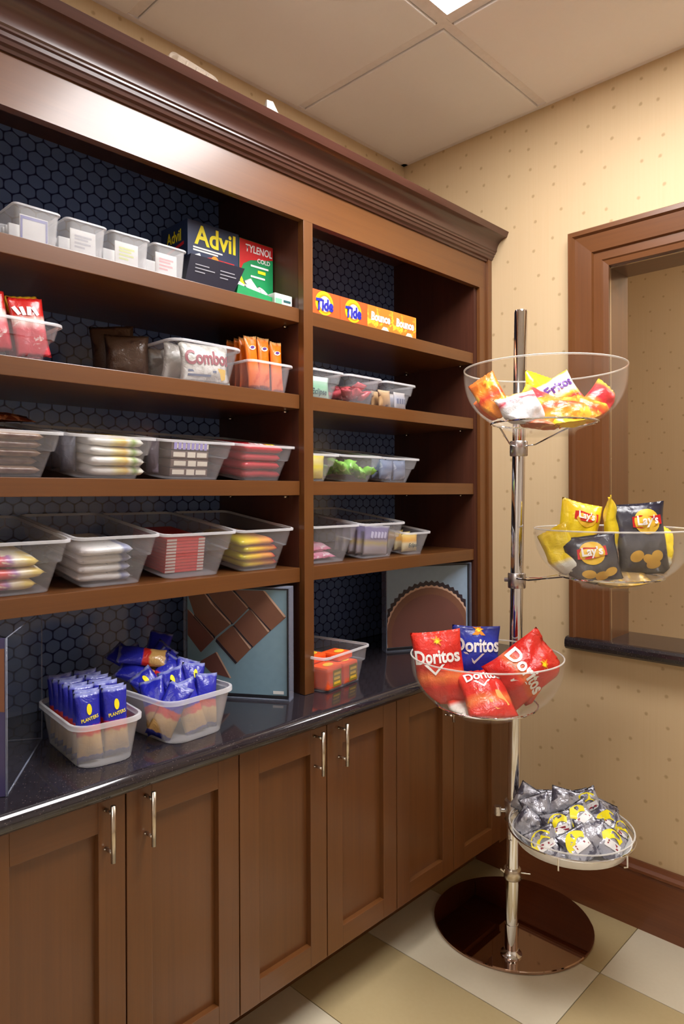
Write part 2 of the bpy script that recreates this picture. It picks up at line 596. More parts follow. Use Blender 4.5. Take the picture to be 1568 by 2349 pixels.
# pass-through window: casing with a stepped profile, jambs, granite sill
w1 = struct('window_1')
def casing_profile():          # (distance from the opening edge outwards, proud of the wall)
    return [(-0.012, 0.0), (-0.012, 0.012), (0.004, 0.014), (0.008, 0.018), (0.032, 0.018), (0.036, 0.026), (0.088, 0.030), (0.094, 0.038), (0.107, 0.038), (0.110, 0.034), (0.110, 0.0)]
CP = casing_profile()
def casing(name, mat, pts):
    """profile swept along a two-point run; pts give (x, z, outward normal) with a mitre"""
    b = B(); rings = []
    for (x, z, ox, oz) in pts:
        rings.append([(x + ox * d, -h, z + oz * d) for d, h in CP])
    b.loft(rings)
    return b.ob(name, mat, w1)
casing('casing_side', M_TRIM_Z, [(WX0, WZ0, -1, 0), (WX0, WZ1, -1, 1)])
casing('casing_head', M_TRIM_X, [(WX0, WZ1, -1, 1), (WX1, WZ1, 1, 1)])
casing('casing_side', M_TRIM_Z, [(WX1, WZ0, 1, 0), (WX1, WZ1, 1, 1)])
B().box(WX0 - 0.004, WX0 + 0.006, 0.0, 0.15, WZ0, WZ1).ob('jamb', M_TRIM_Z, w1)
B().box(WX1 - 0.006, WX1 + 0.004, 0.0, 0.15, WZ0, WZ1).ob('jamb', M_TRIM_Z, w1)
B().box(WX0 + 0.006, WX1 - 0.006, 0.0, 0.15, WZ1 - 0.012, WZ1 + 0.004).ob('head_jamb', M_TRIM_X, w1)
B().box(WX0 + 0.006, WX0 + 0.009, 0.004, 0.012, WZ0, WZ1 - 0.012).ob('metal_channel', M_STEEL, w1)
B().box(WX0 + 0.009, WX1 - 0.006, 0.004, 0.012, WZ1 - 0.016, WZ1 - 0.012).ob('metal_channel', M_STEEL, w1)
sp = [(-0.05, 0.822), (-0.054, 0.824), (-0.058, 0.831), (-0.054, 0.842), (-0.048, 0.845), (0.16, 0.845), (0.16, 0.81), (-0.04, 0.81)]
sp = [(-0.030, 0.806), (-0.040, 0.808), (-0.047, 0.815), (-0.049, 0.826), (-0.047, 0.837), (-0.040, 0.844), (-0.030, 0.846), (0.17, 0.846), (0.17, 0.806)]
b = B(); b.prism(sp, 'x', WX0 - 0.118, WX1 + 0.118)
b.ob('sill', M_SILL, w1)

# baseboard along the back wall, with a cap moulding
bp = [(0.0, 0.0), (-0.018, 0.0), (-0.018, 0.158), (-0.015, 0.164), (-0.022, 0.170), (-0.022, 0.178), (-0.014, 0.186), (-0.008, 0.197), (0.0, 0.197)]
o = B().prism(bp, 'x', 0.33, XR).ob('baseboard_back', M_BASE); o['kind'] = 'structure'
bp2 = [(XR - q[0] * -1 if False else XR + q[0], q[1]) for q in bp]
o = B().prism(bp2, 'y', YF, -0.03).ob('baseboard_right', M_BASE); o['kind'] = 'structure'

# ------------------------------------------------------------------ base cabinets and worktop
XD = 0.491
ZB, ZT = 0.162, 0.733
seams = [-0.113 - 0.268 * k for k in range(0, 9)]
handle_me = None
def make_handle():
    b = B()
    b.tube([(0.030, 0, -0.052), (0.030, 0, 0.052)], 0.0047, 12)
    for z in (-0.036, 0.036):
        b.tube([(0.0, 0, z), (0.029, 0, z)], 0.0034, 8)
        b.lathe([(0.0055, 0), (0.0055, 0.002)], 10, (0.001, 0, z - 0.001))
    return b
HANDLE = make_handle().me('handle', True)
cab_labels = ['brown two-door base cabinet nearest the room corner, behind the snack stand',
              'brown two-door base cabinet below the orange candy bin, second from the corner',
              'brown two-door base cabinet below the blue peanut bag bins, third from the corner',
              'brown two-door base cabinet furthest from the corner, beyond the left edge']
for c in range(4):
    ya, yb = seams[2 * c + 2], seams[2 * c]
    t = thing('base_cabinet', cab_labels[c], 'cabinet', (0, (ya + yb) / 2, 0), 0, 'base cabinets below the worktop')
    hw = (yb - ya) / 2
    bd = B(); bd.box(0.01, XD - 0.021, -hw + 0.0005, hw - 0.0005, 0.145, 0.739); bd.box(0.01, 0.328, -hw + 0.0005, hw - 0.0005, 0.0, 0.145)
    bd.ob('body', M_WOOD_Y, t)
    for s in (-1, 1):
        y0, y1 = (-hw, 0) if s < 0 else (0, hw)
        y0 += 0.0014; y1 -= 0.0014
        st = 0.054
        fr = B()
        x0, x1 = XD - 0.02, XD
        fr.box(x0, x1, y0, y0 + st, ZB, ZT, 0.0015); fr.box(x0, x1, y1 - st, y1, ZB, ZT, 0.0015)
        d = fr.ob('door', M_WOOD_Z, t)
        B().box(x0, x1 - 0.0002, y0 + st, y1 - st, ZT - 0.058, ZT, 0.0012).ob('top_rail', M_WOOD_Y, d)
        B().box(x0, x1 - 0.0002, y0 + st, y1 - st, ZB, ZB + 0.052, 0.0012).ob('bottom_rail', M_WOOD_Y, d)
        B().box(x0, x1 - 0.0145, y0 + st - 0.004, y1 - st + 0.004, ZB + 0.048, ZT - 0.054).ob('panel', M_WOOD_Z, d)
        h = link('handle', HANDLE, M_STEEL, d)
        h.location = (XD, (y1 - 0.040) if s < 0 else (y0 + 0.040), 0.680)
t = thing('filler_strip', 'narrow brown cabinet filler between the last door and the back wall', 'cabinet filler', (0, -0.056, 0))
B().box(0.01, XD - 0.008, -0.0565, 0.034, 0.145, 0.739).ob('stile', M_WOOD_Z, t)
B().box(0.01, 0.328, -0.0565, 0.034, 0, 0.145).ob('toe_board', M_WOOD_Y, t)

r = 0.0185
arc = [(0.5025 + r * math.cos(math.radians(a)), 0.7585 + r * math.sin(math.radians(a))) for a in range(-90, 91, 15)]
cp = [(0.0, 0.7400)] + arc + [(0.0, 0.7770)]
o = B().prism(cp, 'y', -2.26, -0.0005).ob('worktop', M_GRANITE, None, True, 35)
tag(o, 'long black granite worktop with rounded front edge', 'countertop')

# ------------------------------------------------------------------ open shelf unit above the worktop
XF, XS = 0.383, 0.368
YL = -2.12                        # left end of the unit, out of view
su = thing('shelf_unit', 'tall dark wooden shelf unit with crown moulding and honeycomb back panels', 'shelf unit', (0, 0, 0.777))
def sub(b, name, mat, smooth=False, ang=None):
    b.v = [(v[0], v[1], v[2] - 0.777) for v in b.v]
    return b.ob(name, mat, su, smooth, ang)
sub(B().box(0.001, 0.014, YL, -0.89, 0.779, 2.19), 'back_panel', M_HEX)
sub(B().box(0.001, 0.014, -0.857, -0.08, 0.779, 2.19), 'back_panel', M_HEX)
sub(B().box(0.001, XF - 0.021, -0.890, -0.857, 0.778, 2.164, 0.001), 'divider', M_INNER)
sub(B().box(XF - 0.0205, XF + 0.0005, -0.890, -0.857, 0.778, 2.011, 0.0008), 'divider_stile', M_WOOD_Z)
sub(B().box(0.001, XF - 0.021, -0.080, -0.0005, 0.778, 2.164), 'side_panel', M_INNER)
sub(B().box(XF - 0.0208, XF - 0.0125, -0.080, -0.024, 0.778, 2.0113), 'side_edge', M_INNER)
sub(B().box(XF - 0.012, XF + 0.001, -0.064, -0.024, 0.778, 2.012, 0.0012), 'end_stile', M_WOOD_Z)
sub(B().box(XF - 0.020, XF + 0.010, -0.0235, -0.0005, 0.778, 2.118, 0.002), 'scribe_strip', M_WOOD_Z)
sub(B().box(0.001, XF - 0.021, YL - 0.035, YL, 0.778, 2.164), 'side_panel', M_INNER)
sub(B().box(XF - 0.0205, XF, YL - 0.035, YL, 0.778, 2.011), 'end_stile', M_WOOD_Z)
sub(B().box(XF - 0.02, XF, YL - 0.035, -0.0240, 2.0115, 2.150), 'top_rail', M_WOOD_Y)
sub(B().box(0.001, XF - 0.02, YL - 0.035, -0.001, 2.165, 2.19), 'top_board', M_INNER)
cr = [(XF, 2.108), (XF + 0.005, 2.108), (XF + 0.007, 2.114), (XF + 0.014, 2.117), (XF + 0.016, 2.124), (XF + 0.020, 2.126), (XF + 0.021, 2.133), (XF + 0.026, 2.135), (XF + 0.026, 2.139)]
for k in range(0, 8):
    a = math.radians(90 * k / 7)
    cr.append((XF + 0.030 + 0.040 * (1 - math.cos(a)), 2.142 + 0.040 * math.sin(a)))
cr += [(XF + 0.071, 2.184), (XF + 0.0775, 2.199), (XF - 0.02, 2.199), (XF - 0.02, 2.108)]
sub(B().prism(cr, 'y', YL - 0.035, -0.0005), 'crown_moulding', M_CROWN, True, 30)
PIN = B().tube([(0, -0.006, 0), (0, 0.006, 0)], 0.0035, 8).me('shelf_pin', True)
SH = {'A': 1.784, 'B': 1.559, 'C': 1.334, 'D': 1.108}
for k, z in SH.items():
    for (a, bb) in ((YL + 0.001, -0.8915), (-0.8555, -0.0815)):
        sub(B().box(0.0145, XS, a, bb, z - 0.037, z, 0.0012), 'shelf', M_WOOD_Y)
        for yy in (a + 0.006, bb - 0.006):
            for xx in (0.08, 0.32):
                p = link('shelf_pin', PIN, M_STEEL, su)
                p.location = (xx, yy, z - 0.0405 - 0.777)

# ------------------------------------------------------------------ clear storage bins
def make_bin(name, label, cx, cy, z, w, d, h, rz=0.0, taper=0.028, step=True, mat=None, rad=0.02, group='clear plastic storage bins', rimh=0.006, lip=0.004):
    """w along local y (front), d along local x (front at +x). sizes are at the rim"""
    mat = mat or M_BIN
    t = thing(name, label, 'storage bin', (cx, cy, z), rz, group)
    tk = 0.0016
    def ring(zz, inset, k=1.0):
        return rrect(d - 2 * inset * 0.6, w - 2 * inset, rad * k, zz)
    rings = [ring(0.0012, taper)]
    if step:
        rings += [ring(h * 0.56, taper * 0.52), ring(h * 0.58, taper * 0.52 - 0.006), ring(h - rimh, 0.002)]
        inner = [ring(h - rimh, 0.002 + tk), ring(h * 0.58, taper * 0.52 - 0.006 + tk), ring(h * 0.56, taper * 0.52 + tk), ring(0.003, taper + tk)]
    else:
        rings += [ring(h - rimh, 0.002)]
        inner = [ring(h - rimh, 0.002 + tk), ring(0.003, taper + tk)]
    B().loft(rings + inner).ob('tub', mat, t, True, 50)
    B().loft([ring(h - rimh, 0.0018), ring(h - rimh, -lip), ring(h - 0.001, -lip), ring(h, -lip + 0.001), ring(h, 0.0015), ring(h - rimh, 0.0018)], False, False).ob('rim', M_RIM, t, True, 50)
    return t

# ------------------------------------------------------------------ pillow packs (snack bags, bars)
M_FACE = math.radians(-45.8)
def basis(face):
    out = Vector((math.cos(face), math.sin(face), 0)); up = Vector((0, 0, 1)); right = up.cross(out)
    return Matrix((right, up, out)).transposed()

def pillow_surf(w, h, t, seed=0, crimp=0.07, wr=1.0, bulge=0.07):
    eu, ev, qu, qv = (2.4, 2.6, 0.62, 0.75) if bulge > 0.03 else (9.0, 7.0, 0.5, 0.45)
    off = Vector((seed * 3.17, seed * 1.31, seed * 0.77))
    def f(u, v):
        vv = min(abs(v) / (1 - crimp), 1.0)
        inset = 1 - bulge * (1 - vv ** 2.5)
        x = u * w / 2 * inset
        y = v * h / 2 * (1 - 0.03 * (1 - u * u) * (1 if abs(v) > 0.5 else abs(v) * 2) * bulge / 0.07)
        th = t / 2 * max(0.0, 1 - abs(u) ** eu) ** qu * max(0.0, 1 - vv ** ev) ** qv
        nz = mnoise.noise(Vector((u * 1.8, v * 2.2, 0)) + off) * 0.22 + mnoise.noise(Vector((u * 4.5, v * 1.8 , 3)) + off) * 0.12 * (0.4 + abs(v))
        fold = math.sin(u * 9 + seed) * 0.10 * abs(v) ** 2
        th *= 1 + wr * (nz + fold)
        bend = wr * t * 0.22 * mnoise.noise(Vector((u * 0.9 + 5, v * 1.1, 9)) + off)
        if wr >= 0.9:
            rg = 1 - 2 * abs(mnoise.noise(Vector((u * 2.6, v * 2.2, 17)) + off))
            bend += 0.05 * t * wr * rg * min(1.0, 3 * (1 - abs(u))) 
        if abs(v) > 1 - crimp:
            bend += wr * 0.0012 * math.sin(u * 22 + seed)
        return x, y, th, bend
    return f

def pillow_mesh(name, w, h, t, seed=0, crimp=0.07, wr=1.0, nu=12, nv=16, bulge=0.07):
    f = pillow_surf(w, h, t, seed, crimp, wr, bulge)
    V = []; U = []; F = []
    idx = {}
    def vid(i, j, side):
        if i in (0, nu) or j in (0, nv): side = 0
        k = (i, j, side)
        if k not in idx:
            u = -1 + 2 * i / nu; v = -1 + 2 * j / nv
            x, y, th, bd = f(u, v)
            idx[k] = len(V)
            V.append((x, y, bd + (th if side >= 0 else -th) if side else bd))
            U.append((i / nu, j / nv))
        return idx[k]
    for j in range(nv):
        for i in range(nu):
            F.append((vid(i, j, 1), vid(i + 1, j, 1), vid(i + 1, j + 1, 1), vid(i, j + 1, 1)))
            F.append((vid(i, j, -1), vid(i, j + 1, -1), vid(i + 1, j + 1, -1), vid(i + 1, j, -1)))
    return mesh(name, V, F, True, U)

def pillow_front(w, h, t, seed=0, crimp=0.07, wr=1.0, bulge=0.07, nu=12, nv=16):
    g = pillow_surf(w, h, t, seed, crimp, wr, bulge)
    def pt(u, v):       # same faceting as the mesh: bilinear between grid points
        fu = (u + 1) / 2 * nu; fv = (v + 1) / 2 * nv
        i = min(max(int(fu), 0), nu - 1); j = min(max(int(fv), 0), nv - 1)
        a, b = fu - i, fv - j
        def G(i, j):
            x, y, th, bd = g(-1 + 2 * i / nu, -1 + 2 * j / nv)
            return Vector((x, y, bd + th))
        return (G(i, j) * (1 - a) + G(i + 1, j) * a) * (1 - b) + (G(i, j + 1) * (1 - a) + G(i + 1, j + 1) * a) * b
    def s(x, y):
        u = max(-0.99, min(0.99, x / (w / 2))); v = max(-0.99, min(0.99, y / (h / 2)))
        p = pt(u, v)
        du = pt(min(u + 0.06, 1), v) - pt(max(u - 0.06, -1), v); dv = pt(u, min(v + 0.06, 1)) - pt(u, max(v - 0.06, -1))
        n = du.cross(dv).normalized()
        return p, n
    return s

def bagmat(name, stops, rough=0.3, interp='LINEAR', spot=None, spot_scale=6, spot_cut=0.58, crinkle=0.35, metal=0.0, ax=1):
    if name in MATS: return MATS[name]
    t = NT(name)
    uv = t.uv()
    sx = t.n('ShaderNodeSeparateXYZ'); t.l(uv, sx.inputs[0])
    wob = t.noise(uv, 4, 2)
    y = t.math('ADD', sx.outputs[ax], t.math('MULTIPLY_ADD', wob, 0.10, -0.05))
    c = t.ramp(y, stops, interp)
    if spot:
        n = t.noise(t.objc(), spot_scale * 10, 3, 0.6, 0.4)
        m = t.n('ShaderNodeMapRange'); m.inputs['From Min'].default_value = spot_cut; m.inputs['From Max'].default_value = spot_cut + 0.06
        t.l(n, m.inputs['Value'])
        c = t.mix(m.outputs[0], c, spot)
    t.p(col=c, rough=rough, spec=0.6, metal=metal)
    t.bump(t.noise(t.objc(), 55, 4, 0.6, 0.6), crinkle, 0.004)
    MATS[name] = t.m
    return t.m

_pm = {}
def pack(name, label, cat, pos, w, h, t, mat, face=M_FACE, tilt=0.0, roll=0.0, turn=0.0, group=None, seed=0, crimp=0.07, wr=1.0, flat=False, nu=12, nv=16, bulge=0.07):
    if seed >= 300 and nu == 12: nu, nv, wr = 20, 26, wr * 1.25
    """pillow pack; local x right, y up, z out of the front. tilt>0 leans back. flat=True lays it on its back"""
    key = (round(w, 4), round(h, 4), round(t, 4), seed, crimp, wr, nu, nv, bulge)
    if seed >= 300: key += (tuple(pos),)
    if key not in _pm: _pm[key] = pillow_mesh(name, w, h, t, seed, crimp, wr, nu, nv, bulge)
    o = link(name, _pm[key], mat)
    R = basis(face) @ Matrix.Rotation(math.radians(turn), 3, 'Y') @ Matrix.Rotation(math.radians(-tilt), 3, 'X') @ Matrix.Rotation(math.radians(roll), 3, 'Z')
    o.matrix_basis = Matrix.Translation(pos) @ R.to_4x4()
    tag(o, label, cat, group)
    o_s = pillow_front(w, h, t, seed, crimp, wr, bulge, nu, nv)
    return o, o_s

# flat inks
INK_W = plain('ink_white', rgb(245, 243, 240), 0.4)
INK_K = plain('ink_black', rgb(26, 22, 26), 0.4)
INK_Y = plain('ink_yellow', rgb(250, 232, 30), 0.4)
INK_R = plain('ink_red', rgb(205, 32, 34), 0.4)
INK_O = plain('ink_orange', rgb(246, 150, 30), 0.4)
INK_B = plain('ink_blue', rgb(40, 44, 170), 0.4)
INK_G = plain('ink_gold', rgb(236, 190, 60), 0.4)
INK_GRN = plain('ink_green', rgb(30, 150, 80), 0.4)
INK_GREY = plain('ink_grey', rgb(160, 160, 170), 0.5)
INK_PUR = plain('ink_purple', rgb(96, 52, 140), 0.4)
INK_TEAL = plain('ink_teal', rgb(46, 92, 96), 0.4)
INK_MAR = plain('ink_maroon', rgb(150, 46, 62), 0.45)
INK_CHIP = plain('ink_chip_gold', rgb(196, 150, 60), 0.45)
INK_CREAM = plain('ink_cream', rgb(230, 222, 205), 0.45)

# ------------------------------------------------------------------ cartons and boxed packs
def carton(name, label, cat, x0, x1, y0, y1, z0, z1, mat, group=None, bev=0.0012, rz=0.0, empty=False):
    """box whose front is the +x side; returns the object and a surface for prints on the front (x to the right, y up, metres from the centre)"""
    cx, cy = (x0 + x1) / 2, (y0 + y1) / 2
    b = B().box(x0 - cx, x1 - cx, y0 - cy, y1 - cy, 0, z1 - z0, bev)
    o = b.ob(name, mat)
    o.location = (cx, cy, z0); o.rotation_euler = (0, 0, rz)
    tag(o, label, cat, group)
    s = plane_surf((x1 - cx, 0, (z1 - z0) / 2), (0, 1, 0), (0, 0, 1))
    return o, s

def lines(x0, x1, ys, h, frac=(1.0,)):
    S = []
    for k, y in enumerate(ys):
        f = frac[k % len(frac)]
        S.append(rect(x0, x0 + (x1 - x0) * f, y, y + h, 1, 1))
    return merge_shapes(*S)

# ---- top shelf, left bay: four small bins of sachets and the medicine displays
ZA = SH['A']
C_CARD = plain('white_card', rgb(240, 238, 234), 0.6)
row1 = [(-1.606, -1.512, 'blue', INK_B), (-1.506, -1.415, 'plain white', INK_GREY), (-1.412, -1.315, 'yellow-green', plain('ink_lime', rgb(214, 226, 60), 0.5)), (-1.311, -1.223, 'red', plain('ink_rose', rgb(226, 120, 124), 0.5))]
for ya, yb, cn, ink in row1:
    w = yb - ya - 0.004
    t = make_bin('small_bin', 'small frosted bin with %s printed card inside, top shelf' % cn, 0.292, (ya + yb) / 2, ZA, w, 0.13, 0.069, 0, 0.007, False, M_FROST, 0.010, 'small frosted bins on the top shelf', 0.004, 0.0015)
    c = B().box(0.044, 0.0455, -0.027, 0.027, 0.006, 0.056, 0.0004).ob('label_card', C_CARD, t)
    s = plane_surf((0.0455, 0, 0.031), (0, 1, 0), (0, 0, 1))
    if cn == 'blue':
        stick('card_border', c, s, merge_shapes(rect(-0.026, 0.026, 0.017, 0.023, 1, 1), rect(-0.026, -0.022, -0.02, 0.017, 1, 1), rect(0.022, 0.026, -0.02, 0.017, 1, 1)), ink, 0.0005)
    else:
        stick('card_print', c, s, lines(-0.018, 0.018, (0.010, 0.004, -0.004, -0.012), 0.004, (1, 0.8, 0.95, 0.6)), ink, 0.0005)
    for k in range(3):
        o, _ = carton('sachet', 'white folded sachet inside a small frosted bin, top shelf', 'sachet', 0.25 + 0.016 * k, 0.258 + 0.016 * k, (ya + yb) / 2 - 0.03, (ya + yb) / 2 + 0.03, ZA + 0.004, ZA + 0.052, C_CARD, 'sachets in the small frosted bins', 0.002)

M_NAVY = plain('navy_card', rgb(34, 48, 82), 0.4)
M_NAVYK = plain('dark_navy_card', rgb(26, 26, 44), 0.4)
t = thing('medicine_display', 'dark blue pain reliever display carton with yellow lettering and open tray', 'medicine carton', (0.25, -1.09, ZA))
car = B().box(-0.10, 0.020, -0.076, 0.078, 0.0, 0.186, 0.001).ob('carton', M_NAVY, t)
fs = plane_surf((0.020, 0.001, 0.093), (0, 1, 0), (0, 0, 1))
stick('lettering', car, fs, text_shape('Advil', 0.066, 0.004, 0.060, 0, 0, 0.024, 0.92), INK_Y)
stick('small_print', car, fs, lines(-0.062, 0.03, (0.026, 0.0195), 0.004, (0.95, 0.8)), INK_W)
stick('red_band', car, fs, poly([(-0.05, -0.006), (0.062, -0.006), (0.062, 0.012), (-0.012, 0.012), (-0.05, 0.002)]), INK_R)
stick('tablet_mark', car, fs, ellipse(0.002, 0.007, 0.011, 0.011, 20, 2), INK_O, 0.0012)
stick('band_print', car, fs, rect(0.022, 0.052, -0.001, 0.007, 1, 1), INK_CREAM, 0.0012)
ls = plane_surf((-0.040, -0.076, 0.093), (1, 0, 0), (0, 0, 1))
stick('side_lettering', car, ls, text_shape('Advil', 0.04, 0.0, 0.060, 0, 0, 0.02, 0.8), INK_Y)
stick('side_band', car, ls, poly([(-0.045, 0.018), (0.045, 0.034), (0.045, 0.042), (-0.045, 0.026)]), INK_R)
tr = B()
tr.loft([[(0.020, -0.132, 0), (0.092, -0.132, 0), (0.092, 0.004, 0), (0.020, 0.004, 0)], [(0.020, -0.120, 0.070), (0.100, -0.120, 0.070), (0.100, 0.035, 0.070), (0.020, 0.035, 0.070)],
         [(0.022, -0.118, 0.070), (0.098, -0.118, 0.070), (0.098, 0.033, 0.070), (0.022, 0.033, 0.070)], [(0.022, -0.130, 0.002), (0.090, -0.130, 0.002), (0.090, 0.002, 0.002), (0.022, 0.002, 0.002)]])
tr = tr.ob('tray', M_NAVYK, t)
ts = plane_surf((0.0965, -0.052, 0.036), (0, 1, 0), (0.114, 0, 0.9935))
stick('tray_print', tr, ts, merge_shapes(lines(-0.055, 0.0, (0.012, 0.004, -0.004), 0.0022, (0.7, 1, 0.5)), lines(0.015, 0.062, (0.012, 0.004, -0.004), 0.0022, (0.9, 1, 0.5))), INK_GREY)
for k, (yy, zz, rr) in enumerate(((-1.165, 0.066, 20), (-1.085, 0.062, -25), (-1.12, 0.05, 70))):
    pack('tablet_sachet', 'small white sachet sticking out of the dark blue medicine tray', 'sachet', (0.315, yy, ZA + zz), 0.03, 0.045, 0.006, plain('sachet_white', rgb(228, 226, 226), 0.35), 0.0, 10, rr, 0, 'sachets in the dark blue tray', k, nu=6, nv=8)

M_GRNC = plain('green_card', rgb(24, 146, 84), 0.4)
t = thing('medicine_display', 'green and red cold tablet display carton with white lettering and green tray', 'medicine carton', (0.25, -0.951, ZA))
car = B().box(-0.04, 0.015, -0.056, 0.058, 0.0, 0.183, 0.001).ob('carton', M_GRNC, t)
fs = plane_surf((0.015, 0.001, 0.0915), (0, 1, 0), (0, 0, 1))
stick('red_panel', car, fs, poly([(-0.056, 0.090), (0.056, 0.090), (0.056, 0.056), (-0.02, 0.040), (-0.044, 0.026), (-0.056, 0.0)]), INK_R, 0.0006)
stick('lettering', car, fs, text_shape('TYLENOL', 0.027, 0.008, 0.070, 0, 0.1, 0.02, 0.78), INK_W, 0.0012)
stick('small_print', car, fs, merge_shapes(text_shape('COLD', 0.016, 0.024, 0.044, 0, 0, 0.02), lines(-0.02, 0.04, (0.024, -0.004), 0.005, (1, 0.8))), INK_W, 0.0012)
stick('yellow_mark', car, fs, merge_shapes(rect(0.004, 0.03, 0.010, 0.018, 1, 1), poly([(-0.055, -0.03), (-0.038, -0.03), (-0.055, 0.0)])), INK_Y, 0.0012)
tr = B()
tr.loft([[(0.016, -0.120, 0.0), (0.085, -0.120, 0.0), (0.085, -0.006, 0.0), (0.016, -0.006, 0.0)], [(0.016, -0.112, 0.024), (0.085, -0.112, 0.034), (0.085, -0.002, 0.022), (0.016, -0.002, 0.022)],
         [(0.018, -0.110, 0.024), (0.083, -0.110, 0.033), (0.083, -0.004, 0.021), (0.018, -0.004, 0.022)], [(0.018, -0.118, 0.002), (0.083, -0.118, 0.002), (0.083, -0.008, 0.002), (0.018, -0.008, 0.002)]])
tr = tr.ob('tray', M_GRNC, t)
for k, (yy, zz, rr, xx) in enumerate(((-1.035, 0.038, 60, .31), (-0.995, 0.046, 25, .305), (-1.005, 0.03, 85, .322), (-0.972, 0.03, -40, .31))):
    pack('foil_sachet', 'pale foil sachet heaped in the green medicine tray', 'sachet', (xx, yy, ZA + zz), 0.034, 0.05, 0.008, plain('sachet_foil', rgb(206, 208, 204), 0.3), 0.0, 25, rr, 0, 'foil sachets in the green tray', k + 5, nu=6, nv=8)
o, s = carton('small_carton', 'small white carton lying at the right end of the top shelf', 'carton', 0.26, 0.345, -0.955, -0.896, ZA, ZA + 0.034, plain('pale_carton', rgb(222, 230, 226), 0.45))
stick('print', o, s, merge_shapes(rect(-0.028, -0.006, -0.012, 0.004, 1, 1)), plain('ink_mint', rgb(120, 180, 150), 0.5))
stick('lettering', o, s, lines(0.0, 0.024, (-0.003,), 0.006), INK_TEAL)

# ---- top shelf, right bay: two detergent and two dryer sheet cartons
M_TIDE = bagmat('detergent_orange', [(0.0, rgb(250, 92, 40)), (1.0, rgb(246, 70, 50))], 0.4, crinkle=0.0)
M_BOUN = bagmat('dryer_orange', [(0.0, rgb(248, 130, 44)), (1.0, rgb(246, 110, 50))], 0.4, spot=rgb(253, 206, 60), spot_scale=2.2, spot_cut=0.54, crinkle=0.0)
for k, (ya, yb) in enumerate(((-0.840, -0.7255), (-0.7245, -0.6115))):
    o, s = carton('detergent_box', ['orange laundry detergent box against the shelf divider', 'orange laundry detergent box beside the dryer sheet boxes'][k], 'carton', 0.265, 0.355, ya, yb, ZA, ZA + 0.0690, M_TIDE, 'detergent boxes')
    c = -0.004
    stick('outer_ring', o, s, ellipse(c, 0.002, 0.034, 0.0325, 30, 2), INK_Y, 0.0004)
    stick('inner_ring', o, s, ellipse(c + 0.001, 0.0, 0.027, 0.026, 30, 2), INK_O, 0.0008)
    stick('white_disc', o, s, ellipse(c + 0.002, 0.0, 0.021, 0.021, 26, 2), INK_W, 0.0012)
    stick('lettering', o, s, text_shape('Tide', 0.042, c, -0.003, 0.06, 0.12, 0.05, 0.86), INK_B, 0.0018)
for k, (ya, yb) in enumerate(((-0.6105, -0.4955), (-0.4945, -0.382))):
    o, s = carton('dryer_sheet_box', ['yellow-orange dryer sheet box beside the detergent boxes', 'yellow-orange dryer sheet box at the right end of the row'][k], 'carton', 0.265, 0.355, ya, yb, ZA, ZA + 0.0690, M_BOUN, 'dryer sheet boxes')
    stick('lettering', o, s, text_shape('Bounce', 0.033, 0.0, 0.004, 0.0, 0.08, 0.05, 0.86), INK_W, 0.0012)
    stick('sun_print', o, s, merge_shapes(poly([(0.0, -0.033), (0.04, -0.033), (0.028, -0.02), (0.012, -0.02)])), INK_CREAM, 0.0008)

# ---- bins on the shelves
ZBs, ZC, ZD = SH['B'], SH['C'], SH['D']
XFR = 0.362
def shelf_bin(label, ya, yb, z, h, d=0.30, **kw):
    return make_bin('storage_bin', label, XFR - d / 2, (ya + yb) / 2, z, yb - ya - 0.010, d, h, **kw)

# second shelf, left bay
shelf_bin('clear bin of red candy packs, second shelf, cut by left edge', -1.745, -1.508, ZBs, 0.076, d=0.26)
M_REDC = bagmat('red_candy', [(0.0, rgb(206, 60, 74)), (0.45, rgb(214, 70, 84)), (0.6, rgb(240, 220, 210)), (0.7, rgb(205, 38, 32)), (1.0, rgb(200, 34, 30))], 0.3, spot=rgb(245, 236, 232), spot_scale=3, spot_cut=0.6)
M_REDC2 = bagmat('red_yellow_candy', [(0.0, rgb(206, 60, 74)), (0.5, rgb(220, 60, 60)), (0.7, rgb(240, 190, 40)), (1.0, rgb(226, 170, 40))], 0.3, spot=rgb(205, 36, 30), spot_scale=3, spot_cut=0.55)
for k in range(9):
    x = 0.335 - 0.022 * (k // 2) - 0.006 * (k % 2)
    y = -1.565 - 0.075 * (k % 2) + rnd.uniform(-0.008, 0.008)
    if k == 8: x, y = 0.225, -1.555
    o, s = pack('candy_pack', ['red white-marked candy pack at the front right of its bin, second shelf', 'red white-marked candy pack at the front left of its bin, second shelf'][k] if k < 2 else 'red candy pack behind the front two, bin cut by the left edge, second shelf', 'candy pack', (x, y, ZBs + 0.066 + 0.004 * (k % 3)), 0.068, 0.118, 0.014, (M_REDC, M_REDC, M_REDC2)[k % 3], 0.0, 8, rnd.uniform(4, 20), 0, 'red candy packs, second shelf', k, wr=1.4)
    if k < 4:
        stick('white_mark', o, s, merge_shapes(*[rect(-0.026 + 0.012 * q, -0.018 + 0.012 * q, 0.022, 0.040, 2, 2, 0.5 - 0.3 * (q % 3)) for q in range(4)]), INK_W, 0.0014)
tcb = make_bin('storage_bin', 'large clear bin holding silver pretzel snack bags with red lettering, second shelf', 0.225, -1.163, ZBs, 0.195, 0.27, 0.094, 0, 0.022, False, M_BIN, 0.035)
M_SILV = bagmat('silver_bag', [(0.0, rgb(222, 220, 212)), (1.0, rgb(232, 228, 220))], 0.25, spot=rgb(196, 192, 182), spot_scale=2, spot_cut=0.5, crinkle=0.8)
o, s = pack('pretzel_bag', 'silver pretzel snack bag with big red lettering facing the front', 'snack bag', (0.315, -1.150, ZBs + 0.054), 0.142, 0.094, 0.026, M_SILV, 0.0, 5, 2, 0, 'silver snack bags', 21, wr=0.5)
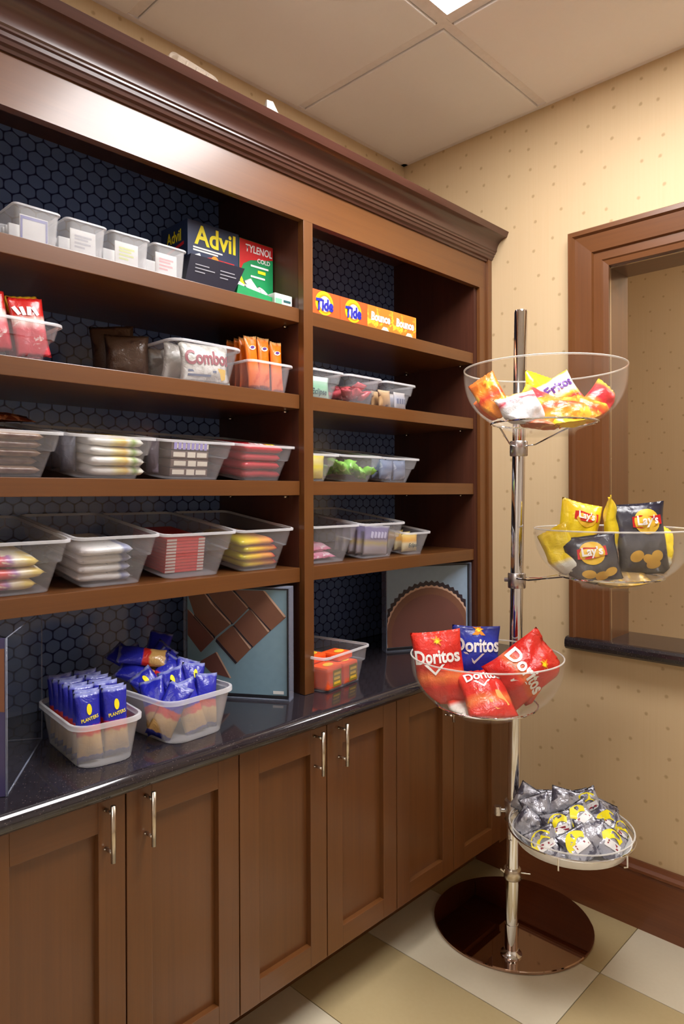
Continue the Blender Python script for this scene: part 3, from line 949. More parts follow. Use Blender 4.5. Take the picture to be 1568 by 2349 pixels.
stick('lettering', o, s, text_shape('Combos', 0.046, 0.006, 0.012, 0.05, 0.05, 0.03, 0.86), INK_MAR, 0.0018)
stick('print', o, s, merge_shapes(lines(-0.055, 0.025, (-0.024, -0.034), 0.005, (1.0, 0.8))), plain('ink_slate', rgb(96, 110, 140), 0.5), 0.0014)
stick('cheese_print', o, s, poly([(0.030, -0.012), (0.06, -0.012), (0.055, -0.036), (0.044, -0.040)]), INK_G, 0.0014)
for k, (x, y, rl) in enumerate(((0.27, -1.17, -6), (0.235, -1.15, 5), (0.2, -1.17, 0), (0.165, -1.16, 4))):
    pack('pretzel_bag', 'plain silver snack bag behind the red-lettered one, second shelf', 'snack bag', (x, y, ZBs + 0.052), 0.135, 0.092, 0.022, M_SILV, 0.0, 4, rl, 0, 'silver snack bags', 22 + k, wr=0.7)
M_BRNB = bagmat('brown_bag', [(0.0, rgb(70, 50, 40)), (1.0, rgb(96, 74, 60))], 0.3, spot=rgb(60, 36, 30), spot_scale=2, crinkle=0.8)
for k, (x, y, rl, h) in enumerate(((0.19, -1.318, 14, 0.135), (0.23, -1.305, 4, 0.11))):
    pack('brown_snack_bag', ['taller crumpled brown snack bag left of the silver bag bin', 'shorter crumpled brown snack bag left of the silver bag bin'][k], 'snack bag', (x, y, ZBs + h / 2 + 0.002), 0.10, h, 0.035, M_BRNB, math.radians(-30), 4, rl * 0.3, 0, 'brown snack bags', 31 + k)
shelf_bin('clear bin of upright orange snack packs, second shelf beside the divider', -1.052, -0.900, ZBs, 0.074, d=0.25, taper=0.014, step=False)
M_ORNG = bagmat('orange_pack', [(0.0, rgb(226, 110, 60)), (0.35, rgb(232, 120, 60)), (0.5, rgb(240, 112, 20)), (0.92, rgb(244, 126, 24)), (1.0, rgb(246, 196, 130))], 0.3, spot=rgb(214, 84, 22), spot_scale=2)
for k in range(12):
    x = 0.328 - 0.024 * (k // 3) - 0.004 * (k % 2); y = -0.936 - 0.040 * (k % 3)
    o, s = pack('orange_pack', ['front orange snack pack nearest the divider, second shelf', 'front orange snack pack in the middle of its bin, second shelf', 'front orange snack pack furthest from the divider, second shelf'][k] if k < 3 else 'upright orange snack pack behind the front three, second shelf', 'snack pack', (x, y, ZBs + 0.071 + 0.003 * ((k * 5) % 3)), 0.040, 0.134, 0.016, M_ORNG, 0.0, 4, rnd.uniform(-4, 4), 0, 'upright orange snack packs', 41 + k, wr=0.8)
    if k < 3:
        stick('print', o, s, ellipse(0.0, 0.036, 0.011, 0.006, 16, 2, 0.2), INK_CREAM, 0.0012)
        stick('mark', o, s, ellipse(0.0, 0.037, 0.007, 0.0035, 14, 2, 0.2), INK_PUR, 0.002)

# bars lying flat in stacks
def stack(n, name, label, cat, group, yc, z0, L, W, T, mats, dz, x=0.225, seed=0, wr=0.45, jy=0.006, jx=0.006, jr=2.0, crimp=0.015, front=None):
    out = []
    for k in range(n):
        out.append(pack(name, (['lowest', 'second-lowest', 'third-lowest', 'fourth-lowest'][k] if k < n - 1 else 'topmost') + ' ' + label, cat, (x + rnd.uniform(-jx, jx), yc + rnd.uniform(-jy, jy), z0 + T / 2 + dz * k), L, W, T, mats[k % len(mats)], 0.0, 90, rnd.uniform(-jr, jr), 0, group, seed + k % 4, crimp, wr, nu=14, nv=16, bulge=0.02))
    return out

# third shelf, left bay
shelf_bin('clear bin of dark brown chocolate bars, third shelf, cut by left edge', -1.735, -1.507, ZC, 0.092)
M_DKCH = bagmat('dark_bar', [(0.0, rgb(88, 50, 42)), (0.08, rgb(200, 170, 140)), (0.14, rgb(92, 52, 44)), (1.0, rgb(80, 40, 32))], 0.3, spot=rgb(120, 66, 56), spot_scale=2)
stack(5, 'chocolate_bar', 'dark brown chocolate bar stacked in the bin cut by the left edge, third shelf', 'candy bar', 'dark bars, third shelf', -1.615, ZC + 0.004, 0.150, 0.19, 0.0185, [M_DKCH], 0.0165, 0.243, 60)
pack('chocolate_bar', 'shiny red-brown candy bar resting on the bin rim, third shelf', 'candy bar', (0.20, -1.60, ZC + 0.106), 0.19, 0.05, 0.018, bagmat('redbrown_bar', [(0, rgb(110, 48, 26)), (1, rgb(140, 66, 36))], 0.22, spot=rgb(200, 130, 90), spot_scale=3), 0.0, 80, 8, 0, None, 3)
shelf_bin('clear bin of white and yellow candy packs, third shelf, second from left', -1.506, -1.302, ZC, 0.092)
M_WHYL = bagmat('white_yellow_bar', [(0.0, rgb(232, 230, 226)), (0.35, rgb(240, 238, 228)), (0.48, rgb(236, 222, 150)), (0.62, rgb(234, 196, 90)), (0.70, rgb(238, 232, 200)), (0.78, rgb(150, 180, 90)), (0.88, rgb(238, 238, 224)), (1.0, rgb(232, 230, 224))], 0.3, ax=0)
stack(4, 'white_bar', 'white and yellow candy bar stacked in the second bin, third shelf', 'candy bar', 'white and yellow bars', -1.380, ZC + 0.004, 0.130, 0.175, 0.0225, [M_WHYL], 0.0205, 0.250, 70)
M_SLATE = bagmat('slate_pack', [(0.0, rgb(96, 100, 116)), (1.0, rgb(120, 124, 138))], 0.3, spot=rgb(66, 66, 80), spot_scale=2, crinkle=0.7)
for k in range(2):
    pack('grey_pack', 'crumpled grey-blue pack at the left of the second bin, third shelf', 'candy pack', (0.27 - 0.05 * k, -1.463 + 0.004 * k, ZC + 0.046), 0.035, 0.08, 0.022, M_SLATE, math.radians(-40), 6, 6, 0, 'grey packs, third shelf', 75 + k)
shelf_bin('clear bin of brown packs with white panels, third shelf, third from left', -1.305, -1.089, ZC, 0.092)
M_BRNP = plain('brown_carton', rgb(104, 84, 78), 0.4)
for k in range(4):
    o, s = carton('brown_pack', ['lowest', 'second-lowest', 'third-lowest', 'topmost'][k] + ' brown candy carton with white panels, third bin of the third shelf', 'candy carton', 0.16, 0.312, -1.240, -1.136, ZC + 0.004 + 0.0205 * k, ZC + 0.0238 + 0.0205 * k, M_BRNP, 'brown candy cartons', 0.003)
    j = 0.003 * (k % 2)
    stick('white_panel', o, s, merge_shapes(rect(-0.046 + j, -0.014 + j, -0.005, 0.006, 1, 1), rect(-0.008 + j, 0.014 + j, -0.006, 0.007, 1, 1), rect(0.018 + j, 0.046 + j, -0.005, 0.006, 1, 1)), INK_CREAM, 0.0006)
    if k == 3:
        stick('blue_print', o, s, merge_shapes(*[rect(-0.046 + 0.0118 * q, -0.038 + 0.0118 * q, -0.008, -0.003 + 0.012, 1, 1) for q in range(8)]), plain('ink_lilac', rgb(170, 160, 226), 0.4), 0.0011)
o, s = pack('grey_pack', 'dull grey-brown pack at the left of the third bin, third shelf', 'candy pack', (0.27, -1.262, ZC + 0.045), 0.03, 0.078, 0.022, bagmat('greybrown_pack', [(0, rgb(84, 72, 82)), (1, rgb(110, 98, 110))], 0.3, spot=rgb(150, 140, 160), spot_scale=2), math.radians(-40), 4, 3, 0, None, 78)
shelf_bin('clear bin of red candy packs, third shelf, beside the divider', -1.090, -0.896, ZC, 0.092)
M_REDP = bagmat('red_bar', [(0.0, rgb(196, 44, 58)), (1.0, rgb(206, 40, 52))], 0.28, spot=rgb(226, 110, 110), spot_scale=2, spot_cut=0.6)
lst = stack(4, 'red_bar', 'red candy bar stacked in the bin beside the divider, third shelf', 'candy bar', 'red bars, third shelf', -0.988, ZC + 0.004, 0.126, 0.175, 0.0235, [M_REDP], 0.0212, 0.250, 80)
for o, s in (lst[1], lst[3]):
    stick('white_mark', o, s, merge_shapes(*[rect(-0.04 + 0.016 * q, -0.029 + 0.016 * q, -0.072, -0.060, 2, 2, 0.3 - 0.2 * (q % 3)) for q in range(3)]), INK_W, 0.0012)
    stick('yellow_mark', o, s, merge_shapes(*[rect(0.012 + 0.016 * q, 0.024 + 0.016 * q, -0.072, -0.060, 2, 2, 0.2) for q in range(2)]), INK_Y, 0.0012)

# fourth shelf, left bay
shelf_bin('clear bin of cream candy packs with red print, fourth shelf, cut by left edge', -1.735, -1.495, ZD, 0.108)
M_CRRD = bagmat('cream_red_bar', [(0.0, rgb(226, 120, 90)), (0.35, rgb(214, 70, 66)), (0.5, rgb(222, 84, 80)), (0.62, rgb(170, 120, 176)), (0.7, rgb(238, 226, 200)), (0.85, rgb(232, 206, 110)), (1.0, rgb(226, 196, 100))], 0.3, ax=0, spot=rgb(240, 228, 200), spot_scale=2, spot_cut=0.52)
stack(3, 'cream_bar', 'cream candy pack with red print, leftmost bin of the fourth shelf', 'candy bar', 'cream and red packs', -1.622, ZD + 0.004, 0.155, 0.175, 0.0245, [M_CRRD], 0.0225, 0.250, 90, jy=0.008)
shelf_bin('clear bin of white candy packs, fourth shelf, second from left', -1.495, -1.296, ZD, 0.110)
M_WHTP = bagmat('white_bar', [(0.0, rgb(214, 206, 204)), (0.3, rgb(236, 234, 230)), (0.74, rgb(232, 232, 230)), (0.8, rgb(130, 140, 180)), (0.92, rgb(170, 176, 200)), (1.0, rgb(232, 230, 228))], 0.3, ax=0, spot=rgb(150, 156, 176), spot_scale=2.5, spot_cut=0.62, crinkle=0.7)
stack(4, 'white_pack', 'white wrapped candy pack in the second bin, fourth shelf', 'candy bar', 'white packs, fourth shelf', -1.404, ZD + 0.004, 0.122, 0.175, 0.0215, [M_WHTP], 0.0195, 0.250, 94)
shelf_bin('clear bin of thin red chocolate bars, fourth shelf, third from left', -1.299, -1.089, ZD, 0.108)
M_THRD = plain('red_thin_bar', rgb(202, 54, 54), 0.35)
M_THWH = plain('foil_edge', rgb(196, 182, 176), 0.3)
for k in range(11):
    o, s = carton('thin_red_bar', ('topmost ' if k == 10 else 'lowest ' if k == 0 else 'inner ') + 'thin red chocolate bar of the tall neat stack, fourth shelf', 'candy bar', 0.15, 0.305, -1.2500, -1.144, ZD + 0.004 + 0.0074 * k, ZD + 0.0108 + 0.0074 * k, M_THRD, 'thin red chocolate bars', 0.0014)
    stick('foil_end', o, s, merge_shapes(rect(-0.052, -0.026, -0.0025, 0.0025, 1, 1), rect(0.034, 0.052, -0.0025, 0.0025, 1, 1)), M_THWH, 0.0004)
shelf_bin('clear bin of yellow and orange candy packs, fourth shelf, beside the divider', -1.091, -0.904, ZD, 0.108)
M_YLOR = bagmat('yellow_orange_bar', [(0.0, rgb(190, 180, 30)), (0.2, rgb(240, 212, 40)), (0.5, rgb(244, 190, 40)), (0.6, rgb(236, 170, 70)), (0.85, rgb(238, 150, 70)), (0.93, rgb(214, 50, 50)), (1.0, rgb(206, 50, 56))], 0.3, ax=0, spot=rgb(200, 84, 40), spot_scale=2, spot_cut=0.62)
stack(4, 'yellow_bar', 'yellow and orange candy pack in the bin beside the divider, fourth shelf', 'candy bar', 'yellow and orange packs', -0.996, ZD + 0.004, 0.114, 0.175, 0.0200, [M_YLOR], 0.0182, 0.250, 98)

# right bay, second shelf
shelf_bin('clear bin of green gum packs against the divider, right bay, second shelf', -0.853, -0.708, ZBs, 0.079, d=0.26)
M_GUM = bagmat('green_gum', [(0.0, rgb(196, 222, 206)), (0.5, rgb(140, 206, 164)), (0.8, rgb(190, 222, 204)), (1.0, rgb(210, 228, 218))], 0.3)
for k in range(3):
    o, s = pack('gum_pack', 'pale green gum pack with dark lettering, right bay, second shelf', 'gum pack', (0.325 - 0.03 * k, -0.786, ZBs + 0.036), 0.092, 0.062, 0.018, M_GUM, 0.0, 5, 0, 0, 'green gum packs', 110 + k, wr=0.3)
    if k == 0:
        stick('lettering', o, s, text_shape('Eclipse', 0.022, 0.0, -0.016, 0, 0.1, 0.02), INK_TEAL, 0.0014)
shelf_bin('clear bin of pink-red wrapped candies, right bay, second shelf', -0.708, -0.546, ZBs, 0.080, d=0.26)
M_PINK = bagmat('pink_candy', [(0.0, rgb(206, 66, 84)), (1.0, rgb(220, 84, 96))], 0.25, spot=rgb(240, 190, 194), spot_scale=4, spot_cut=0.6, crinkle=0.8)
for k in range(12):
    pack('wrapped_candy', 'small pink-red wrapped candy heaped in its bin, right bay, second shelf', 'candy', (0.32 - 0.04 * (k % 3), -0.662 + 0.034 * ((k // 3) % 4 if k < 9 else 1.3), ZBs + 0.014 + (0.016 if k < 9 else 0.034) + 0.004 * (k % 2)), 0.036, 0.05, 0.022, M_PINK, rnd.uniform(0, 6), 60, rnd.uniform(0, 90), 0, 'pink-red candies, right bay', 120 + k % 5, nu=8, nv=8)
shelf_bin('clear bin of gold and beige gum packs, right bay, second shelf, rightmost', -0.546, -0.384, ZBs, 0.079, d=0.26)
M_GOLD = bagmat('gold_pack', [(0.0, rgb(196, 160, 120)), (0.6, rgb(210, 170, 120)), (1.0, rgb(220, 190, 150))], 0.3, spot=rgb(120, 80, 60), spot_scale=3)
M_BEIG = bagmat('beige_pack', [(0.0, rgb(196, 190, 190)), (0.6, rgb(186, 190, 206)), (1.0, rgb(206, 196, 186))], 0.3)
for k in range(4):
    y = -0.503 if k % 2 == 0 else -0.43
    o, s = pack('gum_pack', ['gold-brown gum pack in the rightmost bin, right bay, second shelf', 'beige gum pack with grey print in the rightmost bin, right bay, second shelf'][k % 2], 'gum pack', (0.325 - 0.03 * (k // 2), y, ZBs + 0.032), 0.058, 0.052, 0.018, (M_GOLD, M_BEIG)[k % 2], 0.0, 5, 0, 0, 'gold and beige gum packs', 130 + k, wr=0.3)
    if k == 1: stick('print', o, s, merge_shapes(*[rect(-0.022 + 0.011 * q, -0.014 + 0.011 * q, -0.012, 0.004, 1, 1) for q in range(4)]), plain('ink_slateblue', rgb(96, 108, 140), 0.5), 0.0014)

# right bay, third shelf
shelf_bin('clear bin of yellow candy packs against the divider, right bay, third shelf', -0.853, -0.728, ZC, 0.078, d=0.27)
M_YEL = bagmat('yellow_pack', [(0.0, rgb(236, 214, 40)), (0.3, rgb(226, 206, 110)), (0.5, rgb(240, 222, 60)), (0.75, rgb(222, 206, 130)), (1.0, rgb(236, 214, 60))], 0.3)
for k in range(3):
    pack('candy_pack', 'yellow candy pack standing in its bin, right bay, third shelf', 'candy pack', (0.318 - 0.034 * k, -0.789, ZC + 0.038), 0.076, 0.068, 0.020, M_YEL, 0.0, 5, 0, 0, 'yellow candy packs', 140 + k, wr=0.5)
shelf_bin('clear bin of lime green wrapped candies, right bay, third shelf', -0.728, -0.547, ZC, 0.079, d=0.27)
M_LIME = bagmat('lime_candy', [(0.0, rgb(116, 190, 60)), (1.0, rgb(150, 214, 90))], 0.25, spot=rgb(206, 232, 160), spot_scale=4, spot_cut=0.6, crinkle=0.8)
for k in range(13):
    pack('wrapped_candy', 'small lime green wrapped candy heaped in its bin, right bay, third shelf', 'candy', (0.322 - 0.04 * (k % 3), -0.678 + 0.036 * ((k // 3) if k < 12 else 0.6), ZC + 0.024 + 0.006 * (k % 2) + (0.014 if k in (0, 1, 3, 4) else 0) + (0.022 if k == 12 else 0)), 0.04, 0.05, 0.026, M_LIME, rnd.uniform(0, 6), 55, rnd.uniform(0, 90), 0, 'lime green candies', 150 + k % 5, nu=8, nv=8)
shelf_bin('clear bin of grey-blue candy packs, right bay, third shelf, rightmost', -0.547, -0.367, ZC, 0.078, d=0.27)
M_GRBL = bagmat('greyblue_pack', [(0.0, rgb(106, 122, 156)), (0.4, rgb(140, 152, 176)), (0.6, rgb(110, 124, 156)), (1.0, rgb(130, 144, 170))], 0.3, spot=rgb(176, 186, 204), spot_scale=3)
for k in range(4):
    pack('candy_pack', 'grey-blue candy pack in the rightmost bin, right bay, third shelf', 'candy pack', (0.322 - 0.032 * (k // 2), -0.490 + 0.066 * (k % 2), ZC + 0.037), 0.062, 0.062, 0.020, M_GRBL, 0.0, 6, rnd.uniform(-4, 4), 0, 'grey-blue candy packs', 160 + k, wr=0.6)

# right bay, fourth shelf
shelf_bin('clear bin with a low heap of pink packs against the divider, right bay, fourth shelf', -0.853, -0.652, ZD, 0.109)
M_PNK2 = bagmat('pink_pack', [(0.0, rgb(206, 110, 140)), (0.4, rgb(226, 180, 196)), (0.6, rgb(206, 60, 80)), (1.0, rgb(220, 120, 146))], 0.28, spot=rgb(236, 214, 220), spot_scale=3)
for k in range(4):
    pack('candy_pack', 'pink and red candy pack lying low in its bin, right bay, fourth shelf', 'candy pack', (0.29 - 0.02 * (k // 2), -0.775 + 0.030 * (k % 2), ZD + 0.012 + 0.017 * (k // 2) + 0.004 * (k % 2)), 0.085, 0.07, 0.018, M_PNK2, 0.0, 84, rnd.uniform(-14, 6), 0, 'pink packs, right bay', 170 + k)
shelf_bin('clear bin of tilted violet-grey packs, right bay, fourth shelf, middle', -0.652, -0.446, ZD, 0.109)
M_VIOL = bagmat('violet_pack', [(0.0, rgb(170, 160, 160)), (0.25, rgb(176, 166, 176)), (0.4, rgb(190, 170, 110)), (0.55, rgb(140, 130, 170)), (0.9, rgb(120, 112, 158)), (1.0, rgb(190, 190, 196))], 0.3)
for k in range(5):
    o, s = pack('violet_pack', ('front' if k == 0 else 'rear') + ' violet-grey snack pack in the middle bin, right bay, fourth shelf', 'snack pack', (0.325 - 0.020 * k, -0.540 - 0.010 * k, ZD + 0.050), 0.118, 0.090, 0.014, M_VIOL, 0.0, 6, -4, 0, 'violet-grey packs', 180 + k, wr=0.3)
    if k == 0: stick('print', o, s, merge_shapes(*[rect(-0.034 + 0.016 * q, -0.023 + 0.016 * q, 0.006, 0.026, 1, 1, -0.25) for q in range(5)]), plain('ink_pale_violet', rgb(196, 192, 220), 0.4), 0.0014)
make_bin('storage_bin', 'smaller clear bin of cream and orange packs, right bay, fourth shelf, rightmost', XFR - 0.12, -0.378, ZD, 0.126, 0.24, 0.074, 0, 0.018, False)
M_CROR = bagmat('cream_orange_pack', [(0.0, rgb(222, 206, 150)), (0.45, rgb(226, 214, 176)), (0.6, rgb(236, 176, 70)), (0.8, rgb(240, 190, 90)), (1.0, rgb(222, 206, 130))], 0.3)
for k in range(3):
    o, s = pack('gum_pack', 'cream and orange gum pack in the rightmost bin, right bay, fourth shelf', 'gum pack', (0.325 - 0.03 * k, -0.378, ZD + 0.034), 0.082, 0.058, 0.018, M_CROR, 0.0, 5, 0, 0, 'cream and orange gum packs', 190 + k, wr=0.3)
    if k == 0: stick('lettering', o, s, text_shape('Eclipse', 0.018, 0.010, -0.010, 0, 0.1, 0.02), INK_TEAL, 0.0014)

# the bins of the two lower shelves lean forward on a riser strip, contents and all
for zs in (ZC, ZD):
    M = Matrix.Translation((0.336, 0, zs)) @ Matrix.Rotation(math.radians(8.0), 4, 'Y') @ Matrix.Translation((-0.345, 0, -zs))
    for o in list(COL.objects):
        if o.parent is None and o.get('category') and zs - 0.001 <= o.location.z < zs + 0.125 and 0.05 < o.location.x < 0.36:
            o.matrix_basis = M @ o.matrix_basis
    for (a, bb) in ((YL + 0.01, -0.90), (-0.845, -0.12)):
        b_ = B().box(0.080, 0.092, a, bb, zs + 0.0002, zs + 0.0330, 0.001)
        sub(b_, 'riser_strip', M_INNER)

# ------------------------------------------------------------------ things on the worktop
ZW = 0.777
M_PEAN = bagmat('peanut_bag', [(0.0, rgb(36, 38, 120)), (0.07, rgb(40, 44, 130)), (0.09, rgb(190, 150, 90)), (0.36, rgb(206, 164, 98)), (0.40, rgb(206, 46, 40)), (0.50, rgb(214, 52, 44)), (0.53, rgb(38, 44, 178)), (0.93, rgb(34, 38, 160)), (0.96, rgb(120, 126, 190)), (1.0, rgb(150, 156, 206))], 0.25, spot=None, crinkle=0.6)
def peanut_prints(o, s, full=True):
    stick('yellow_mark', o, s, ellipse(0.002, 0.034, 0.0050, 0.011, 14, 2), INK_Y, 0.0012)
    if full:
        stick('lettering', o, s, text_shape('PLANTERS', 0.0095, 0.002, 0.016, 0.18, 0.1, 0.02, 0.8), INK_Y, 0.0016)
bA = make_bin('storage_bin', 'clear rounded bin packed with upright blue peanut bags on the worktop', 0.330, -1.448, ZW, 0.136, 0.245, 0.086, math.radians(-6), 0.014, False, M_FROST, 0.036, rimh=0.010)
ca, sa = math.cos(math.radians(-6)), math.sin(math.radians(-6))
for k in range(14):
    c_ = k % 2; r_ = k // 2
    lx, ly = 0.080 - 0.029 * r_, -0.026 + 0.054 * c_ - 0.004 * (r_ == 0)
    x, y = 0.330 + lx * ca - ly * sa, -1.448 + lx * sa + ly * ca
    o, s = pack('peanut_bag', (['blue peanut bag with yellow lettering at the front left of the packed worktop bin', 'blue peanut bag with yellow lettering at the front right of the packed worktop bin'] if r_ == 0 else ['blue peanut bag standing behind the first in the left row of the packed bin', 'blue peanut bag standing behind the first in the right row of the packed bin'])[c_], 'snack bag', (x, y, ZW + 0.072 - 0.002 * (r_ % 2)), 0.050, 0.134, 0.021, M_PEAN, math.radians(-14), 7, rnd.uniform(-4, 3), 0, 'upright blue peanut bags', 200 + k % 6, 0.05, 0.6)
    if r_ < 2: peanut_prints(o, s, r_ == 0)
bBn = make_bin('storage_bin', 'clear rounded bin heaped with tumbled blue peanut bags on the worktop', 0.315, -1.262, ZW, 0.180, 0.29, 0.096, math.radians(4), 0.020, False, M_FROST, 0.036, rimh=0.010)
hp = [(0.405, -1.304, 0.060, -24, 20, -20), (0.405, -1.254, 0.058, 12, 15, 10), (0.400, -1.208, 0.062, -8, 12, 14), (0.365, -1.315, 0.066, 20, 25, -30), (0.366, -1.222, 0.082, -10, 15, 10),
      (0.372, -1.266, 0.080, 18, 20, -16), (0.335, -1.225, 0.090, -22, 25, 6), (0.338, -1.30, 0.086, 38, 30, -10), (0.31, -1.262, 0.105, -40, 35, 0), (0.285, -1.215, 0.112, 30, 38, 20),
      (0.285, -1.30, 0.112, 60, 45, -10), (0.255, -1.25, 0.128, -50, 40, 10), (0.24, -1.30, 0.135, 45, 45, 0), (0.22, -1.225, 0.140, -20, 35, 0), (0.215, -1.275, 0.110, 20, 20, 0), (0.25, -1.23, 0.070, 0, 20, 0), (0.28, -1.26, 0.065, 10, 20, 0), (0.265, -1.285, 0.150, 75, 55, 0)]
HP_NAMES = {0: 'blue peanut bag at the front left corner of the heaped worktop bin', 1: 'blue peanut bag at the front centre of the heaped worktop bin', 2: 'blue peanut bag at the front right corner of the heaped worktop bin',
            4: 'blue peanut bag with yellow mark at the right, second row of the heaped bin', 5: 'blue peanut bag with yellow mark in the middle, second row of the heaped bin', 3: 'blue peanut bag at the left, second row of the heaped bin',
            17: 'blue peanut bag lying sideways on top of the heap, tan end showing', 13: 'blue peanut bag standing highest at the back right of the heap', 12: 'blue peanut bag sideways at the back left of the heap'}
for k, (x, y, z, rl, tl_, tn) in enumerate(hp):
    o, s = pack('peanut_bag', HP_NAMES.get(k, 'blue peanut bag buried among others in the heaped worktop bin'), 'snack bag', (x, y, ZW + z), 0.056, 0.118, 0.026, M_PEAN, math.radians(-20), tl_, rl, tn, 'tumbled blue peanut bags', 206 + k % 6, 0.05, 0.9)
    if k in (4, 5, 6, 7): peanut_prints(o, s, False)

ORZ = math.radians(9)
make_bin('storage_bin', 'clear bin of orange peanut butter cup packs on the worktop beside the divider', 0.292, -0.772, ZW, 0.215, 0.24, 0.098, ORZ, 0.024)
M_REES = bagmat('orange_cup_pack', [(0.0, rgb(244, 92, 36)), (1.0, rgb(246, 112, 40))], 0.3, spot=rgb(230, 70, 36), spot_scale=2, spot_cut=0.62, crinkle=0.2)
oc, os_ = math.cos(ORZ), math.sin(ORZ)
for k, (lx, ly, lz, hh) in enumerate(((0.075, -0.046, 0.004, 0.060), (0.075, 0.030, 0.004, 0.058), (0.005, -0.044, 0.004, 0.060), (0.005, 0.032, 0.004, 0.060), (0.055, 0.034, 0.063, 0.020), (0.02, -0.044, 0.065, 0.022))):
    x, y = 0.292 + lx * oc - ly * os_, -0.772 + lx * os_ + ly * oc
    o, s = carton('cup_pack', ['orange candy cup pack at the front left of the worktop bin', 'orange candy cup pack at the front right of the worktop bin', 'orange candy cup pack at the back left of the worktop bin', 'orange candy cup pack at the back right of the worktop bin', 'flat orange candy pack on top at the right of the worktop bin', 'flat orange candy pack on top at the left of the worktop bin'][k],
                  'candy pack', x - 0.032, x + 0.032, y - 0.034, y + 0.034, ZW + lz, ZW + lz + hh, M_REES, 'orange candy cup packs', 0.006, ORZ)
    tp = plane_surf((0, 0, hh), (0, 1, 0), (-1, 0, 0))
    stick('top_print', o, tp, ellipse(0.003, -0.006, 0.021, 0.013, 20, 2, 0.3), INK_G, 0.0008)
    if k < 2:
        stick('front_panel', o, s, rect(-0.010, 0.028, -0.024, 0.020, 1, 1), plain('ink_olive', rgb(150, 130, 50), 0.4), 0.0008)
        stick('panel_print', o, s, lines(-0.006, 0.024, (0.006, -0.006, -0.018), 0.007, (1, 0.9, 0.95)), INK_G, 0.0013)

# acrylic picture displays
M_PRT_BLUE = plain('print_teal_blue', rgb(150, 172, 194), 0.35)
M_PRT_TEAL = plain('print_teal', rgb(132, 164, 180), 0.35)
M_CH1 = plain('print_chocolate', rgb(132, 86, 64), 0.35)
M_CH2 = plain('print_chocolate_light', rgb(222, 182, 156), 0.35)
M_CH3 = plain('print_chocolate_dark', rgb(46, 30, 40), 0.35)
M_CH4 = plain('print_chocolate_mid', rgb(122, 74, 64), 0.35)
def display(label, P, ang, w, h, depth, mat):
    """P = bottom right front corner; local x runs right along the face, y out of the back, z up"""
    a = math.radians(ang)
    t = thing('picture_display', label, 'picture display', P, a, 'acrylic picture displays')
    tk = 0.003
    b = B()
    b.box(-w, 0, 0, tk, 0.002, h, 0.0004)                       # clear front sheet
    b.ob('front_sheet', M_CASE, t)
    e = B()
    e.box(-tk, 0, tk, depth, 0.002, h, 0.0004); e.box(-w, -w + tk, tk, depth, 0.002, h, 0.0004)
    e.box(-w + tk, -tk, tk, depth, h - tk, h, 0.0004); e.box(-w, 0, tk, depth, 0.0, 0.004, 0.0004)
    e.ob('case', M_CASE_EDGE, t)
    pic = B().box(-w + 0.006, -0.010, depth * 0.35, depth * 0.35 + 0.004, 0.012, h - 0.008, 0.0004).ob('picture', mat, t)
    fr = B()
    fr.box(-0.010, -0.005, depth * 0.3, depth * 0.5, 0.008, h - 0.004); fr.box(-w + 0.006, -0.010, depth * 0.3, depth * 0.5, h - 0.008, h - 0.004); fr.box(-w + 0.006, -0.010, depth * 0.3, depth * 0.5, 0.006, 0.012)
    fr.ob('dark_edging', INK_K, t)
    s = plane_surf((-w / 2 - 0.002, depth * 0.35, h / 2 + 0.002), (1, 0, 0), (0, 0, 1))
    s2 = lambda x, y: (s(x, y)[0], Vector((0, -1, 0)))
    return t, pic, s2
# left bay: picture of chocolate fingers
Wd, Hd = 0.285, 0.288
t, pic, s = display('acrylic picture display of broken chocolate fingers on teal, beside the divider', (0.400, -0.958, ZW), 33, Wd, Hd, 0.040, M_PRT_TEAL)
def cq(pts, x0=220, x1=1290, y0=235, y1=1385):
    return [((x - (x0 + x1) / 2) / (x1 - x0) * (Wd - 0.016), -(y - (y0 + y1) / 2) / (y1 - y0) * (Hd - 0.020)) for x, y in pts]
fingers = [
    ([(225, 470), (290, 540), (515, 795), (370, 950), (225, 760)], [(225, 470), (262, 500), (500, 765), (515, 795)], None),
    ([(225, 300), (420, 265), (490, 365), (700, 620), (530, 770), (300, 530)], [(405, 285), (455, 330), (520, 430), (700, 610), (690, 630), (480, 400)], [(300, 530), (530, 770), (520, 795), (290, 560)]),
    ([(710, 640), (915, 880), (765, 1045), (540, 790)], [(710, 640), (740, 660), (920, 870), (900, 890)], [(540, 790), (765, 1045), (745, 1062), (530, 820)]),
    ([(430, 262), (715, 245), (890, 440), (722, 618), (510, 380)], [(705, 250), (740, 275), (895, 430), (870, 440)], [(430, 270), (510, 380), (722, 618), (705, 628), (490, 370), (410, 280)]),
    ([(900, 450), (1110, 690), (935, 865), (730, 630)], [(900, 450), (925, 470), (1112, 685), (1090, 695)], [(730, 630), (935, 865), (918, 880), (712, 645)]),
    ([(735, 245), (1045, 245), (1280, 530), (1125, 675), (905, 440)], [(1040, 245), (1065, 250), (1282, 520), (1262, 530)], [(735, 245), (905, 440), (1125, 675), (1110, 690), (890, 450), (715, 255)]),
    ([(360, 1050), (540, 935), (690, 1220), (480, 1170)], [(530, 938), (550, 940), (700, 1215), (685, 1222)], None)]
for k, (a, hi, dk) in enumerate(fingers):
    stick('chocolate_finger', pic, s, poly(cq(a)), (M_CH4, M_CH1, M_CH1, M_CH1, M_CH1, M_CH1, M_CH4)[k], 0.0006)
    stick('finger_highlight', pic, s, poly(cq(hi)), M_CH2, 0.0010)
    if dk: stick('finger_shadow', pic, s, poly(cq(dk)), M_CH3, 0.0010)
stick('price_tab', pic, s, rect(0.098, 0.126, -0.130, -0.122, 1, 1), INK_W, 0.0012)
